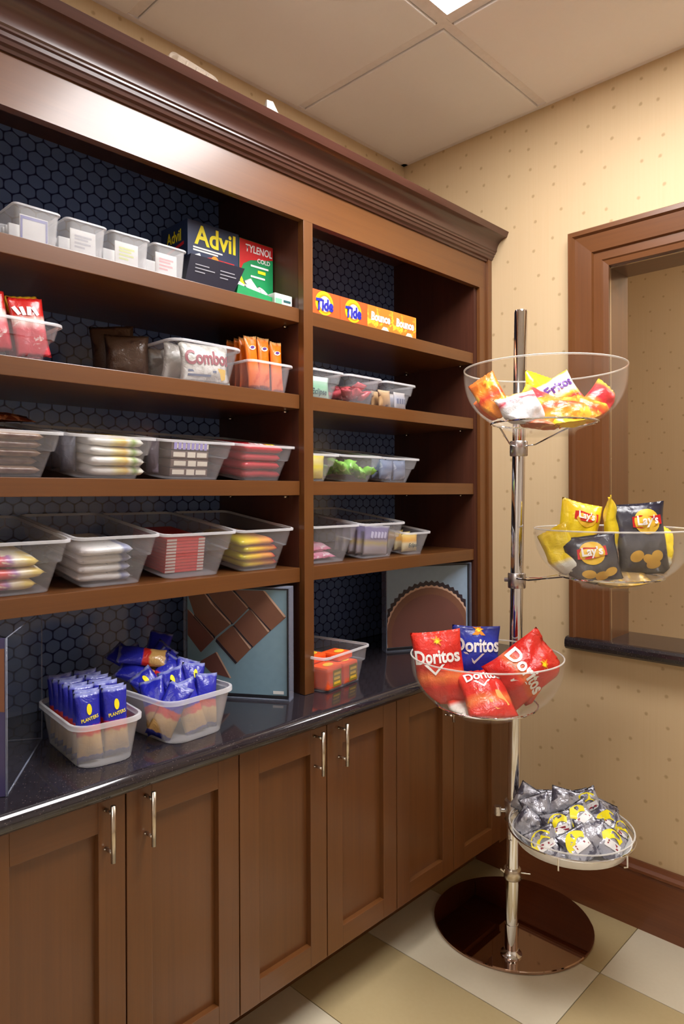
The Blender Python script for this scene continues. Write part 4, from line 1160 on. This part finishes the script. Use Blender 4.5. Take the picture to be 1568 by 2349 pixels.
# right bay: picture of a chocolate cup
Wd2, Hd2 = 0.318, 0.286
t, pic, s = display('acrylic picture display of a fluted chocolate cup on blue, right bay', (0.372, -0.0995, ZW), 63.5, Wd2, Hd2, 0.040, M_PRT_BLUE)
def fluted(cx, cy, r, teeth, amp, lim):
    v = [(cx, max(cy, -Hd2 / 2 + 0.012))]; n = teeth * 2
    pts = []
    for k in range(n + 1):
        a = math.radians(-90) + math.radians(360) * k / n
        rr = r * (1 + amp * (1 if k % 2 else -1))
        x, y = cx + rr * math.cos(a), cy + rr * math.sin(a)
        pts.append((max(-lim, min(lim - 0.004, x)), max(-Hd2 / 2 + 0.012, y)))
    v += pts
    return v, [(0, 1 + k, 2 + k) for k in range(n)]
stick('fluted_case', pic, s, fluted(0.004, -0.088, 0.170, 50, 0.022, 0.149), M_CH3, 0.0006)
stick('chocolate_rim', pic, s, fluted(0.004, -0.092, 0.160, 50, 0.014, 0.149), M_CH2, 0.0009)
stick('chocolate_side', pic, s, fluted(0.004, -0.094, 0.155, 50, 0.004, 0.149), M_CH1, 0.0012)
stick('chocolate_top', pic, s, fluted(0.004, -0.100, 0.138, 30, 0.0, 0.146), M_CH4, 0.0015)
# left edge of the worktop: clear case, picture on its front
cs = thing('acrylic_case', 'clear acrylic display case at the left end of the worktop', 'display case', (0.449, -1.653, ZW), math.radians(146.4 - 90))
cwid, cdep, chgt = 0.10, 0.289, 0.275
e = B(); e.box(-0.0035, 0, 0.0, cdep, 0.001, chgt, 0.0004); e.ob('side_sheet', M_CASE, cs)
e = B()
e.tube([(-0.0015, 0.001, 0.001), (-0.0015, 0.001, chgt)], 0.0022, 6); e.tube([(-0.0015, cdep, 0.001), (-0.0015, cdep, chgt)], 0.0016, 6)
e.tube([(-0.0015, 0.001, 0.0022), (-0.0015, cdep, 0.0022)], 0.0018, 6)
e.tube([(-0.0015, cdep, 0.0022), (-0.07, cdep, 0.0022)], 0.0012, 6)
e.tube([(-0.0015, 0.001, chgt), (-0.0015, cdep, chgt)], 0.0012, 6)
e.ob('polished_edges', M_CASE_EDGE, cs, True)
e = B(); e.box(-cwid, -0.0035, 0.0, 0.004, 0.001, chgt, 0.0004)
fp = e.ob('front_picture', bagmat('print_violet_brown', [(0, rgb(70, 66, 110)), (1, rgb(80, 70, 110))], 0.15, crinkle=0.0), cs)
s3 = lambda x, y: (Vector((-cwid / 2 + x, 0.0, chgt / 2 + y)), Vector((0, -1, 0)))
stick('picture_print', fp, s3, poly([(-0.048, 0.02), (0.046, 0.01), (0.046, 0.12), (-0.048, 0.12)]), M_CH1, 0.0006)

# ------------------------------------------------------------------ things lying on top of the shelf unit
o = thing('plastic_tray', 'clear ribbed plastic tray lid standing on top of the shelf unit', 'tray', (0.305, -1.165, 2.19))
rings = []
M_LID = clear('tray_lid_plastic', (0.97, 0.96, 0.94, 1), rgb(190, 176, 160), 0.20, 0.2, 0.2)
b = B(); b.loft([[(0.000, y, z + 0.0) for (y, z, _) in rrect(0.15, 0.138, 0.02, 0, 5, 0, 0.069)], [(0.006, y, z) for (y, z, _) in rrect(0.15, 0.138, 0.02, 0, 5, 0, 0.069)],
                 [(0.006, y, z) for (y, z, _) in rrect(0.138, 0.126, 0.016, 0, 5, 0, 0.069)], [(0.020, y, z) for (y, z, _) in rrect(0.126, 0.114, 0.016, 0, 5, 0, 0.069)]])
b.ob('lid', M_LID, o, True, 40)
o.rotation_euler = (0, math.radians(-4), math.radians(6))
b = B()
for q in range(4): b.tube([(0.021, -0.045 + 0.03 * q, 0.09), (0.021, -0.035 + 0.03 * q, 0.118)], 0.003, 6)
b.ob('embossing', M_LID, o, True)
c = B(); c.loft([[(0.28, -0.975, 2.1905), (0.34, -0.975, 2.1905), (0.34, -0.860, 2.1905), (0.28, -0.860, 2.1905)], [(0.298, -0.943, 2.334), (0.302, -0.943, 2.334), (0.302, -0.922, 2.337), (0.298, -0.922, 2.337)]])
c.v = [(v[0] - 0.3, v[1] + 0.92, v[2] - 2.1905) for v in c.v]
c = c.ob('folded_card', plain('grey_card', rgb(176, 166, 154), 0.7)); c.location = (0.3, -0.92, 2.1905)
tag(c, 'white folded paper tent standing on top of the shelf unit', 'card')

# ------------------------------------------------------------------ snack stand
RT, TO = Vector((0.717, 0.697, 0)), Vector((0.697, -0.717, 0))
UPV = Vector((0, 0, 1))
st = thing('snack_stand', 'chrome pole snack stand with round mirrored base and wire rings', 'display stand', (0.61, -0.248, 0.0))
O = Vector((0.61, -0.248, 0.0))
def sob(b, name, mat, smooth=True, ang=40):
    b.v = [tuple(Vector(v) - O) for v in b.v]
    return b.ob(name, mat, st, smooth, ang)
def pole_at(z):
    k = z / 1.813
    return Vector((0.690 + 0.024 * k, -0.391 + 0.022 * k, z))
b = B().lathe([(0.230, 0.0), (0.2345, 0.002), (0.2345, 0.007), (0.232, 0.009)], 72, tuple(O)); sob(b, 'base_plate', M_BASEPLATE, True, 30)
b = B().tube([pole_at(0.009), pole_at(0.095), pole_at(0.0955), pole_at(0.10), pole_at(0.1005), pole_at(0.9), pole_at(1.806), pole_at(1.812)], [0.0185, 0.0185, 0.0165, 0.0165, 0.0175, 0.0175, 0.0175, 0.0160], 28)
sob(b, 'pole', M_CHROME)
b = B().lathe([(0.030, 0.0), (0.030, 0.003), (0.024, 0.007), (0.020, 0.016)], 28, tuple(pole_at(0.009))); sob(b, 'foot_collar', M_CHROME)
def collar(z, h, r, mat=M_CLAMP):
    p = pole_at(z)
    b = B().lathe([(r - 0.0015, -h / 2), (r, -h / 2 + 0.002), (r, h / 2 - 0.002), (r - 0.0015, h / 2)], 28, tuple(p))
    return b, p

bowls = [dict(c=Vector((0.891, -0.574, 0)), rim=1.599, zc=1.430, h=0.160, R=0.190, ring=0.120, kz=1.425),
         dict(c=Vector((0.961, -0.358, 0)), rim=1.209, zc=1.056, h=0.152, R=0.190, ring=0.120, kz=1.056),
         dict(c=Vector((0.746, -0.603, 0)), rim=0.893, zc=0.742, h=0.152, R=0.190, ring=0.128, kz=0.745)]
def bowl_r(R, h, z):            # outer radius at height z above the bowl's underside
    k = min(max(1 - z / h, 0.0), 1.0)
    return max(R * (1 - k ** 2.6) ** 0.52, 0.072 if z < 0.012 else 0.0)
for q in bowls:
    b, p = collar(q['kz'], 0.042, 0.0245)
    d = (q['c'] - Vector((p.x, p.y, 0))).normalized()
    side = Vector((-d.y, d.x, 0))
    ks = p + side * 0.024
    b.tube([p - d * 0.0, p - d * 0.036], 0.006, 10)
    sob(b, 'clamp', M_CLAMP)
    # wire arms: two rods to the ring and the ring itself
    zr = q['rim'] - q['h'] + 0.030
    rr = bowl_r(q['R'], q['h'], 0.030) + 0.0035
    C3 = Vector((q['c'].x, q['c'].y, zr))
    b = B().tube([C3 + Vector((math.cos(a), math.sin(a), 0)) * rr for a in [2 * math.pi * k / 48 for k in range(48)]], 0.0024, 8, True)
    sob(b, 'wire_ring', M_CHROME)
    for sg in (-1, 1):
        b = B().tube([p + side * 0.020 * sg + Vector((0, 0, 0.008)) + d * 0.006, p + side * 0.034 * sg + d * 0.05 + Vector((0, 0, 0.008)), C3 + (side * sg * 0.72 - d * 0.694) * rr], 0.0022, 8)
        sob(b, 'wire_arm', M_CHROME)
b, p = collar(0.412, 0.055, 0.0245)
dd = (Vector((0.870, -0.399, 0)) - Vector((p.x, p.y, 0))).normalized()
b.tube([p + RT * -0.02, p + RT * -0.046], 0.006, 10)
b.lathe([(0.010, -0.012), (0.010, 0.012)], 14, tuple(p + RT * -0.044))
sob(b, 'clamp', M_CLAMP)
b, p = collar(0.236, 0.030, 0.024, M_STEEL)
b.tube([p + RT * 0.02, p + RT * 0.05 + Vector((0, 0, -0.004))], 0.0018, 6); b.tube([p - RT * 0.02, p - RT * 0.034 + Vector((0, 0, 0.012))], 0.003, 6)
sob(b, 'cable_tie', M_STEEL)

def confine(objs, inside, anchor):
    """press bags against the wall of the vessel that holds them: vertices outside slide back in towards the anchor"""
    for o in objs:
        M = o.matrix_basis.copy()
        for ob, gap in [(o, 0.0045)] + [(c, 0.0025) for c in o.children]:
            Mi = M.inverted()
            for v in ob.data.vertices:
                p = M @ v.co
                if inside(p, gap): continue
                lo, hi = 0.0, 1.0
                for _ in range(14):
                    m = (lo + hi) / 2
                    if inside(p.lerp(anchor, m), gap): hi = m
                    else: lo = m
                v.co = Mi @ p.lerp(anchor, hi)
def in_bowl(q):
    z0 = q['rim'] - q['h']
    def f(p, gap):
        z = p.z - z0
        if z > q['h']: return True
        if z < 0.003 + gap: return False
        return math.hypot(p.x - q['c'].x, p.y - q['c'].y) < bowl_r(q['R'], q['h'], z) - 0.003 - gap
    return f

bowl_labels = ['clear acrylic bowl at the top of the stand, full of orange snack bags', 'clear acrylic bowl on the right of the stand, holding yellow and black chip bags', 'clear acrylic bowl low on the stand, holding red and blue chip bags']
for q, lb in zip(bowls, bowl_labels):
    t = thing('acrylic_bowl', lb, 'bowl', (q['c'].x, q['c'].y, q['rim'] - q['h']), 0, 'clear acrylic bowls')
    prof = []
    N = 14
    for k in range(N + 1):
        z = q['h'] * (k / N) ** 1.35
        prof.append((bowl_r(q['R'], q['h'], z), z))
    tk = 0.0028
    inner = [(max(r - tk, 0.001), max(z, tk)) for r, z in reversed(prof)]
    B().lathe(prof + inner, 64, (0, 0, 0)).ob('shell', M_ACRYL, t, True, 60)
    rim = [Vector((math.cos(a) * (q['R'] - tk / 2), math.sin(a) * (q['R'] - tk / 2), q['h'])) for a in [2 * math.pi * k / 64 for k in range(64)]]
    B().tube(rim, 0.0021, 8, True).ob('rim', M_ACRYL_EDGE, t, True)

# shallow dish with silver wrapped cakes
DC = Vector((0.872, -0.402, 0.0)); DR = 0.156; DZ = 0.436
t = thing('shallow_dish', 'shallow clear dish with white underside, lowest on the stand, holding silver wrapped cakes', 'dish', (DC.x, DC.y, DZ - 0.052))
M_DISHW = clear('dish_white_base', (0.97, 0.97, 0.97, 1), rgb(246, 245, 244), 0.86, 0.12, 0.1)
B().lathe([(0.050, -0.006), (0.110, -0.004), (0.138, 0.008), (0.1495, 0.031), (0.1465, 0.031), (0.135, 0.011), (0.108, -0.001), (0.001, -0.003)], 56, (0, 0, 0)).ob('base', M_DISHW, t, True, 60)
B().lathe([(0.1495, 0.031), (0.154, 0.042), (DR, 0.052), (DR - 0.0025, 0.052), (0.151, 0.042), (0.1465, 0.031)], 56, (0, 0, 0), False, False).ob('side', M_ACRYL, t, True, 60)
B().tube([Vector((math.cos(a) * (DR - 0.001), math.sin(a) * (DR - 0.001), 0.052)) for a in [2 * math.pi * k / 56 for k in range(56)]], 0.0021, 8, True).ob('rim', M_ACRYL_EDGE, t, True)
# wire cradle under the dish, part of the stand
C3 = Vector((DC.x, DC.y, DZ - 0.014))
b = B().tube([C3 + Vector((math.cos(a), math.sin(a), 0)) * 0.1575 for a in [2 * math.pi * k / 48 for k in range(48)]], 0.0022, 8, True)
for aa in (-2.45, -0.15, -1.3):
    dv = Vector((math.cos(aa), math.sin(aa), 0))
    b.tube([C3 + dv * 0.1585, C3 + dv * 0.1585 + Vector((0, 0, -0.030)), C3 + dv * 0.150 + Vector((0, 0, -0.034))], 0.0020, 6)
p = pole_at(0.412)
b.tube([p + RT * 0.020, C3 - RT * 0.06 - TO * 0.141], 0.0024, 6)
sob(b, 'wire_ring', M_CHROME)

def at_bowl(q, dr, dt, dz):      # metres right, towards the room, above the bowl's underside
    return q['c'] + RT * dr + TO * dt + Vector((0, 0, q['rim'] - q['h'] + dz))

# ---- bags in the low bowl: red and blue tortilla chips
M_DRED = bagmat('red_chip_bag', [(0.0, rgb(206, 34, 30)), (0.25, rgb(214, 40, 32)), (0.38, rgb(236, 120, 60)), (0.5, rgb(214, 40, 32)), (0.75, rgb(222, 46, 36)), (1.0, rgb(230, 60, 44))], 0.24, crinkle=1.0)
M_DBLU = bagmat('blue_chip_bag', [(0.0, rgb(40, 44, 140)), (0.4, rgb(38, 52, 170)), (0.8, rgb(44, 62, 180)), (0.95, rgb(36, 44, 130)), (1.0, rgb(44, 50, 130))], 0.26, spot=rgb(70, 50, 150), spot_scale=2)
M_DSIL = bagmat('silver_red_bag', [(0.0, rgb(206, 200, 192)), (0.6, rgb(214, 208, 200)), (0.75, rgb(206, 60, 44)), (1.0, rgb(200, 40, 34))], 0.22, crinkle=0.7)
def tortilla(o, s, w, h, k=1.0, ty=0.0, flame=True, rot=0.0):
    stick('lettering', o, s, text_shape('Doritos', 0.050 * k, 0.0, ty, rot, 0.0, 0.03, 0.80), INK_W, 0.0022)
    stick('triangle', o, s, poly([(-0.040 * k, ty - 0.020 * k), (-0.010 * k, ty - 0.050 * k), (0.02 * k, ty - 0.022 * k), (0.012 * k, ty - 0.022 * k), (-0.010 * k, ty - 0.042 * k), (-0.030 * k, ty - 0.020 * k)]), INK_W, 0.0018)
    if flame:
        stick('flame_mark', o, s, burst(0.005 * k, ty + 0.042 * k, 0.007 * k, 0.020 * k, 7), INK_O, 0.0014)
        stick('flame_core', o, s, burst(0.005 * k, ty + 0.040 * k, 0.004 * k, 0.011 * k, 6), INK_Y, 0.0022)
q = bowls[2]
o, s = pack('chip_bag', 'red tortilla chip bag standing at the left of the low bowl', 'snack bag', at_bowl(q, -0.118, 0.000, 0.120), 0.128, 0.185, 0.040, M_DRED, M_FACE, 6, 8, -14, 'tortilla chip bags', 301)
tortilla(o, s, 0.128, 0.185, 0.92, 0.030)
o, s = pack('chip_bag', 'blue tortilla chip bag standing in the middle of the low bowl', 'snack bag', at_bowl(q, -0.016, -0.050, 0.128), 0.124, 0.175, 0.042, M_DBLU, M_FACE, 4, -2, 0, 'tortilla chip bags', 302)
tortilla(o, s, 0.124, 0.175, 0.95, 0.040)
stick('orange_chip', o, s, poly([(-0.014, 0.066), (0.022, 0.064), (0.006, 0.082)]), INK_O, 0.0026)
o, s = pack('chip_bag', 'red tortilla chip bag leaning to the right in the low bowl', 'snack bag', at_bowl(q, 0.092, 0.020, 0.120), 0.136, 0.170, 0.060, M_DRED, M_FACE, 8, -56, 8, 'tortilla chip bags', 303, wr=1.6)
tortilla(o, s, 0.136, 0.17, 1.0, -0.006, True)
o, s = pack('chip_bag', 'red tortilla chip bag lying at the front of the low bowl, top towards the viewer', 'snack bag', at_bowl(q, -0.012, 0.060, 0.066), 0.120, 0.150, 0.042, M_DRED, M_FACE, 48, 8, 0, 'tortilla chip bags', 304)
tortilla(o, s, 0.12, 0.15, 0.72, 0.045, False)
stick('chip_print', o, s, poly([(-0.03, 0.01), (0.03, 0.0), (0.045, -0.04), (0.01, -0.05)]), INK_O, 0.0016)
pack('chip_bag', 'silver-backed red chip bag at the bottom of the low bowl', 'snack bag', at_bowl(q, -0.030, 0.045, 0.026), 0.150, 0.11, 0.034, M_DSIL, M_FACE, 62, 5, 0, 'tortilla chip bags', 305)
pack('chip_bag', 'red chip bag pressed against the right wall of the low bowl', 'snack bag', at_bowl(q, 0.115, -0.020, 0.080), 0.075, 0.120, 0.040, M_DRED, M_FACE, 10, -24, -45, 'tortilla chip bags', 306)
pack('chip_bag', 'red chip bag hidden low at the back of the low bowl', 'snack bag', at_bowl(q, 0.02, -0.055, 0.05), 0.13, 0.09, 0.04, M_DRED, M_FACE, 10, 4, 0, 'tortilla chip bags', 307)

# ---- bags in the right bowl: yellow and black potato chips
M_LYEL = bagmat('yellow_chip_bag', [(0.0, rgb(206, 206, 200)), (0.2, rgb(222, 220, 206)), (0.3, rgb(240, 208, 40)), (0.7, rgb(246, 216, 40)), (1.0, rgb(236, 196, 40))], 0.24, crinkle=0.6)
M_LBLK = bagmat('black_chip_bag', [(0.0, rgb(62, 58, 60)), (0.4, rgb(88, 84, 84)), (0.7, rgb(66, 64, 72)), (0.94, rgb(44, 42, 56)), (1.0, rgb(28, 26, 40))], 0.26, spot=rgb(50, 46, 66), spot_scale=1.5)
M_LCHIP = plain('print_potato_chip', rgb(206, 160, 70), 0.4)
def potato(o, s, k, cx, cy, chips=True, ink=INK_Y, pale=False):
    stick('sun_logo', o, s, ellipse(cx, cy, 0.040 * k, 0.038 * k, 26, 4), INK_G, 0.0014)
    stick('red_ribbon', o, s, poly([(cx - 0.046 * k, cy - 0.014 * k), (cx - 0.02 * k, cy - 0.018 * k), (cx + 0.02 * k, cy - 0.015 * k), (cx + 0.046 * k, cy - 0.010 * k), (cx + 0.046 * k, cy + 0.018 * k), (cx + 0.01 * k, cy + 0.015 * k), (cx - 0.02 * k, cy + 0.020 * k), (cx - 0.044 * k, cy + 0.016 * k)]), INK_R, 0.0028)
    stick('lettering', o, s, text_shape("Lay's", 0.036 * k, cx, cy + 0.001, 0, 0.1, 0.03, 0.95), INK_W, 0.0044)
    if chips:
        for (a, b_, rx, ry, rt) in ((-0.030, -0.045, 0.022, 0.017, 0.3), (0.008, -0.056, 0.020, 0.014, -0.4), (0.034, -0.048, 0.018, 0.017, 0.6), (0.022, -0.072, 0.022, 0.014, 0.1)):
            stick('chip_print', o, s, ellipse(a * k, b_ * k - 0.004, rx * k, ry * k, 16, 3, rt), M_LCHIP, 0.0016 + 0.0004 * a)
q = bowls[1]
o, s = pack('chip_bag', 'yellow potato chip bag standing at the back left of the right bowl', 'snack bag', at_bowl(q, -0.066, -0.055, 0.140), 0.118, 0.165, 0.046, M_LYEL, M_FACE, 4, -13, 10, 'potato chip bags', 311)
potato(o, s, 0.72, 0.008, 0.042, False)
o, s = pack('chip_bag', 'yellow potato chip bag standing edge-on in the middle of the right bowl', 'snack bag', at_bowl(q, 0.006, -0.018, 0.150), 0.120, 0.172, 0.036, M_LYEL, M_FACE, 0, -3, 72, 'potato chip bags', 312)
stick('red_print', o, s, merge_shapes(rect(-0.03, 0.02, -0.02, 0.006, 2, 2), rect(-0.03, 0.02, -0.055, -0.04, 2, 2)), INK_R, 0.0016)
o, s = pack('chip_bag', 'black potato chip bag standing tall at the right of the right bowl', 'snack bag', at_bowl(q, 0.074, 0.010, 0.126), 0.134, 0.186, 0.046, M_LBLK, M_FACE, 4, 4, 0, 'potato chip bags', 313)
potato(o, s, 0.86, 0.012, 0.044)
o, s = pack('chip_bag', 'black potato chip bag leaning back at the front left of the right bowl', 'snack bag', at_bowl(q, -0.062, 0.042, 0.076), 0.132, 0.128, 0.044, M_LBLK, M_FACE, 14, 7, -6, 'potato chip bags', 314)
potato(o, s, 0.80, -0.004, 0.014, False)
for (a, b_) in ((-0.02, -0.038), (0.012, -0.044), (0.036, -0.036)):
    stick('chip_print', o, s, ellipse(a, b_, 0.018, 0.010, 14, 2, a * 9), M_LCHIP, 0.0014)
pack('chip_bag', 'yellow and white potato chip bag against the left wall of the right bowl', 'snack bag', at_bowl(q, -0.132, 0.006, 0.094), 0.086, 0.130, 0.034, M_LYEL, M_FACE, 10, 28, -45, 'potato chip bags', 315)
pack('chip_bag', 'yellow and white potato chip bag against the right wall of the right bowl', 'snack bag', at_bowl(q, 0.140, -0.014, 0.102), 0.080, 0.120, 0.034, M_LYEL, M_FACE, 10, -26, 35, 'potato chip bags', 316)
pack('chip_bag', 'brown-gold potato chip bag lying at the bottom of the right bowl', 'snack bag', at_bowl(q, 0.012, 0.050, 0.022), 0.150, 0.10, 0.026, bagmat('gold_chip_bag', [(0, rgb(150, 120, 70)), (1, rgb(120, 96, 70))], 0.28, spot=rgb(200, 160, 60), spot_scale=2, spot_cut=0.5), M_FACE, 70, 0, 0, 'potato chip bags', 317)

# ---- bags in the top bowl: orange, yellow and white cheese snacks
M_CORG = bagmat('orange_snack_bag', [(0.0, rgb(230, 120, 30)), (0.3, rgb(240, 150, 40)), (0.5, rgb(224, 60, 40)), (0.7, rgb(244, 140, 40)), (1.0, rgb(236, 110, 40))], 0.25, spot=rgb(250, 196, 60), spot_scale=3, spot_cut=0.56, crinkle=0.7)
M_CYEL = bagmat('yellow_snack_bag', [(0.0, rgb(240, 190, 40)), (0.5, rgb(244, 206, 40)), (1.0, rgb(246, 214, 30))], 0.25, spot=rgb(236, 140, 40), spot_scale=2.5, spot_cut=0.6)
M_CWHT = bagmat('white_snack_bag', [(0.0, rgb(236, 120, 40)), (0.2, rgb(216, 46, 60)), (0.42, rgb(226, 60, 70)), (0.5, rgb(240, 180, 50)), (0.62, rgb(240, 236, 232)), (0.9, rgb(242, 238, 236)), (1.0, rgb(244, 190, 40))], 0.25, crinkle=0.5)
M_CSIL = bagmat('silver_pink_bag', [(0.0, rgb(206, 206, 210)), (0.6, rgb(216, 214, 216)), (0.72, rgb(214, 60, 80)), (0.86, rgb(236, 230, 230)), (1.0, rgb(230, 150, 60))], 0.2, crinkle=0.8)
M_CRED = bagmat('red_yellow_snack_bag', [(0.0, rgb(246, 190, 40)), (0.35, rgb(236, 130, 40)), (0.5, rgb(214, 40, 60)), (0.8, rgb(222, 60, 60)), (1.0, rgb(244, 206, 60))], 0.25, crinkle=0.6)
q = bowls[0]
top = [
    ('orange snack bag leaning against the left wall of the top bowl', (-0.132, 0.02, 0.088), 0.07, 0.120, 0.028, M_CORG, 12, 30, -30),
    ('plain orange snack bag low at the left of the top bowl', (-0.142, -0.01, 0.060), 0.07, 0.085, 0.028, bagmat('plain_orange_bag', [(0, rgb(226, 96, 30)), (1, rgb(236, 110, 40))], 0.25), 20, 34, -40),
    ('silver and pink snack bag at the front left of the top bowl', (-0.068, 0.055, 0.056), 0.105, 0.095, 0.044, M_CSIL, 30, 20, 0),
    ('yellow snack bag pointing up at the back of the top bowl', (0.006, -0.070, 0.100), 0.085, 0.130, 0.034, M_CYEL, 10, -12, 20),
    ('white, red and yellow snack bag with purple lettering in the top bowl', (0.052, -0.020, 0.090), 0.105, 0.120, 0.040, M_CWHT, 16, 30, 0),
    ('orange snack bag lying across the middle of the top bowl', (0.030, 0.050, 0.056), 0.125, 0.095, 0.046, M_CORG, 40, 6, 0),
    ('red and yellow snack bag leaning on the right wall of the top bowl', (0.128, 0.010, 0.074), 0.080, 0.120, 0.036, M_CRED, 12, -48, 20),
    ('red and orange snack bag in the centre of the top bowl', (-0.018, 0.010, 0.074), 0.090, 0.095, 0.040, M_CRED, 26, 60, 0),
    ('yellow-orange snack bag at the bottom of the top bowl', (0.050, 0.070, 0.026), 0.120, 0.080, 0.030, M_CYEL, 60, 12, 0),
    ('orange-brown snack bag at the bottom left of the top bowl', (-0.030, 0.060, 0.022), 0.090, 0.075, 0.028, bagmat('brown_orange_bag', [(0, rgb(176, 90, 60)), (1, rgb(200, 120, 80))], 0.25, spot=rgb(226, 160, 110), spot_scale=3), 62, 0, 0),
    ('orange and yellow snack bag at the right front of the top bowl', (0.096, 0.050, 0.048), 0.090, 0.085, 0.036, M_CORG, 30, -30, 15)]
for k, (lb, ps, w, h, th, m, tl_, rl, tn) in enumerate(top):
    o, s = pack('snack_bag', lb, 'snack bag', at_bowl(q, *ps), w, h, th, m, M_FACE, tl_, rl, tn, 'small snack bags in the top bowl', 320 + k)
    if k == 4:
        stick('lettering', o, s, text_shape('Fritos', 0.032, 0.0, 0.030, 0.0, 0.15, 0.03, 1.0), INK_PUR, 0.0018)

# ---- silver wrapped cakes in the dish
M_FOIL = bagmat('silver_wrapper', [(0.0, rgb(168, 168, 178)), (0.5, rgb(190, 190, 198)), (1.0, rgb(174, 174, 184))], 0.16, spot=rgb(92, 90, 104), spot_scale=2.5, spot_cut=0.52, crinkle=1.0, metal=0.35)
cakes = [(-0.085, 0.060, 0.030, 24, 30, -20), (-0.010, 0.085, 0.040, 34, 25, 0), (0.075, 0.065, 0.034, 30, -40, 10), (-0.105, -0.010, 0.040, 20, 60, -25), (-0.040, 0.030, 0.056, 30, 10, 0),
         (0.020, 0.015, 0.072, 36, 28, 0), (0.085, 0.010, 0.058, 24, -50, 20), (0.115, 0.020, 0.036, 15, -60, 35), (-0.070, -0.050, 0.066, 16, 20, -10), (0.000, -0.040, 0.086, 20, -15, 0),
         (0.060, -0.050, 0.078, 20, 20, 0), (0.105, -0.045, 0.050, 20, -30, 20), (-0.020, -0.095, 0.060, 20, 0, 0), (0.050, -0.100, 0.056, 20, 10, 0), (-0.085, -0.085, 0.074, 10, -30, -10), (0.035, 0.055, 0.050, 40, 0, 0), (-0.03, 0.06, 0.022, 70, 0, 0), (0.04, -0.02, 0.03, 70, 20, 0)]
cake_names = {0: 'silver wrapped cake with small yellow mark at the left front of the dish', 1: 'silver wrapped cake with large yellow arc at the front of the dish', 2: 'silver wrapped cake with slanted yellow band at the right front of the dish', 5: 'silver wrapped cake with yellow arc on top of the heap', 7: 'silver wrapped cake with yellow edge at the right rim of the dish', 4: 'silver wrapped cake with yellow arc left of the topmost labelled one', 6: 'silver wrapped cake with yellow arc high on the right of the heap', 10: 'silver wrapped cake with yellow arc at the back right of the heap'}
for k, (dr, dt, dz, tl_, rl, tn) in enumerate(cakes):
    ps = DC + RT * dr + TO * dt + Vector((0, 0, DZ - 0.052 + dz))
    o, s = pack('wrapped_cake', cake_names.get(k, 'plain silver wrapped cake heaped in the shallow dish'), 'wrapped cake', ps, 0.082, 0.080, 0.034, M_FOIL, M_FACE, tl_, rl, tn, 'silver wrapped cakes', 340 + k % 7, 0.09, 1.3)
    if k in cake_names:
        arc = []
        for a in range(40, 200, 12): arc.append((0.034 * math.cos(math.radians(a)), 0.034 * math.sin(math.radians(a))))
        inn = []
        for a in range(196, 36, -12): inn.append((0.006 + 0.019 * math.cos(math.radians(a)), -0.004 + 0.019 * math.sin(math.radians(a))))
        n = len(arc)
        V = arc + inn
        F = [(i, i + 1, 2 * n - 2 - i, 2 * n - 1 - i) for i in range(n - 1)]
        stick('yellow_arc', o, s, (V, F), INK_Y, 0.0016)
        stick('label_band', o, s, rect(-0.020, 0.028, -0.012, 0.006, 6, 2, 0.1), INK_W, 0.0016)
        stick('label_print', o, s, lines(-0.014, 0.022, (-0.007, -0.001), 0.004, (1, 0.8)), INK_MAR, 0.0024)

# ---- settle the bags inside their bowls and the cakes inside their dish
for q, grp in zip(bowls, ('small snack bags in the top bowl', 'potato chip bags', 'tortilla chip bags')):
    confine([o for o in COL.objects if o.get('group') == grp], in_bowl(q), Vector((q['c'].x, q['c'].y, q['rim'] - 0.03)))
def in_dish(p, gap):
    z = p.z - (DZ - 0.052)
    if z > 0.054: return math.hypot(p.x - DC.x, p.y - DC.y) < DR + 0.006
    if z < 0.001 + gap: return False
    r = 0.132 if z < 0.012 else (0.132 + (z - 0.012) / 0.02 * 0.014 if z < 0.032 else 0.148)
    return math.hypot(p.x - DC.x, p.y - DC.y) < r - gap
confine([o for o in COL.objects if o.get('group') == 'silver wrapped cakes'], in_dish, Vector((DC.x, DC.y, DZ + 0.04)))
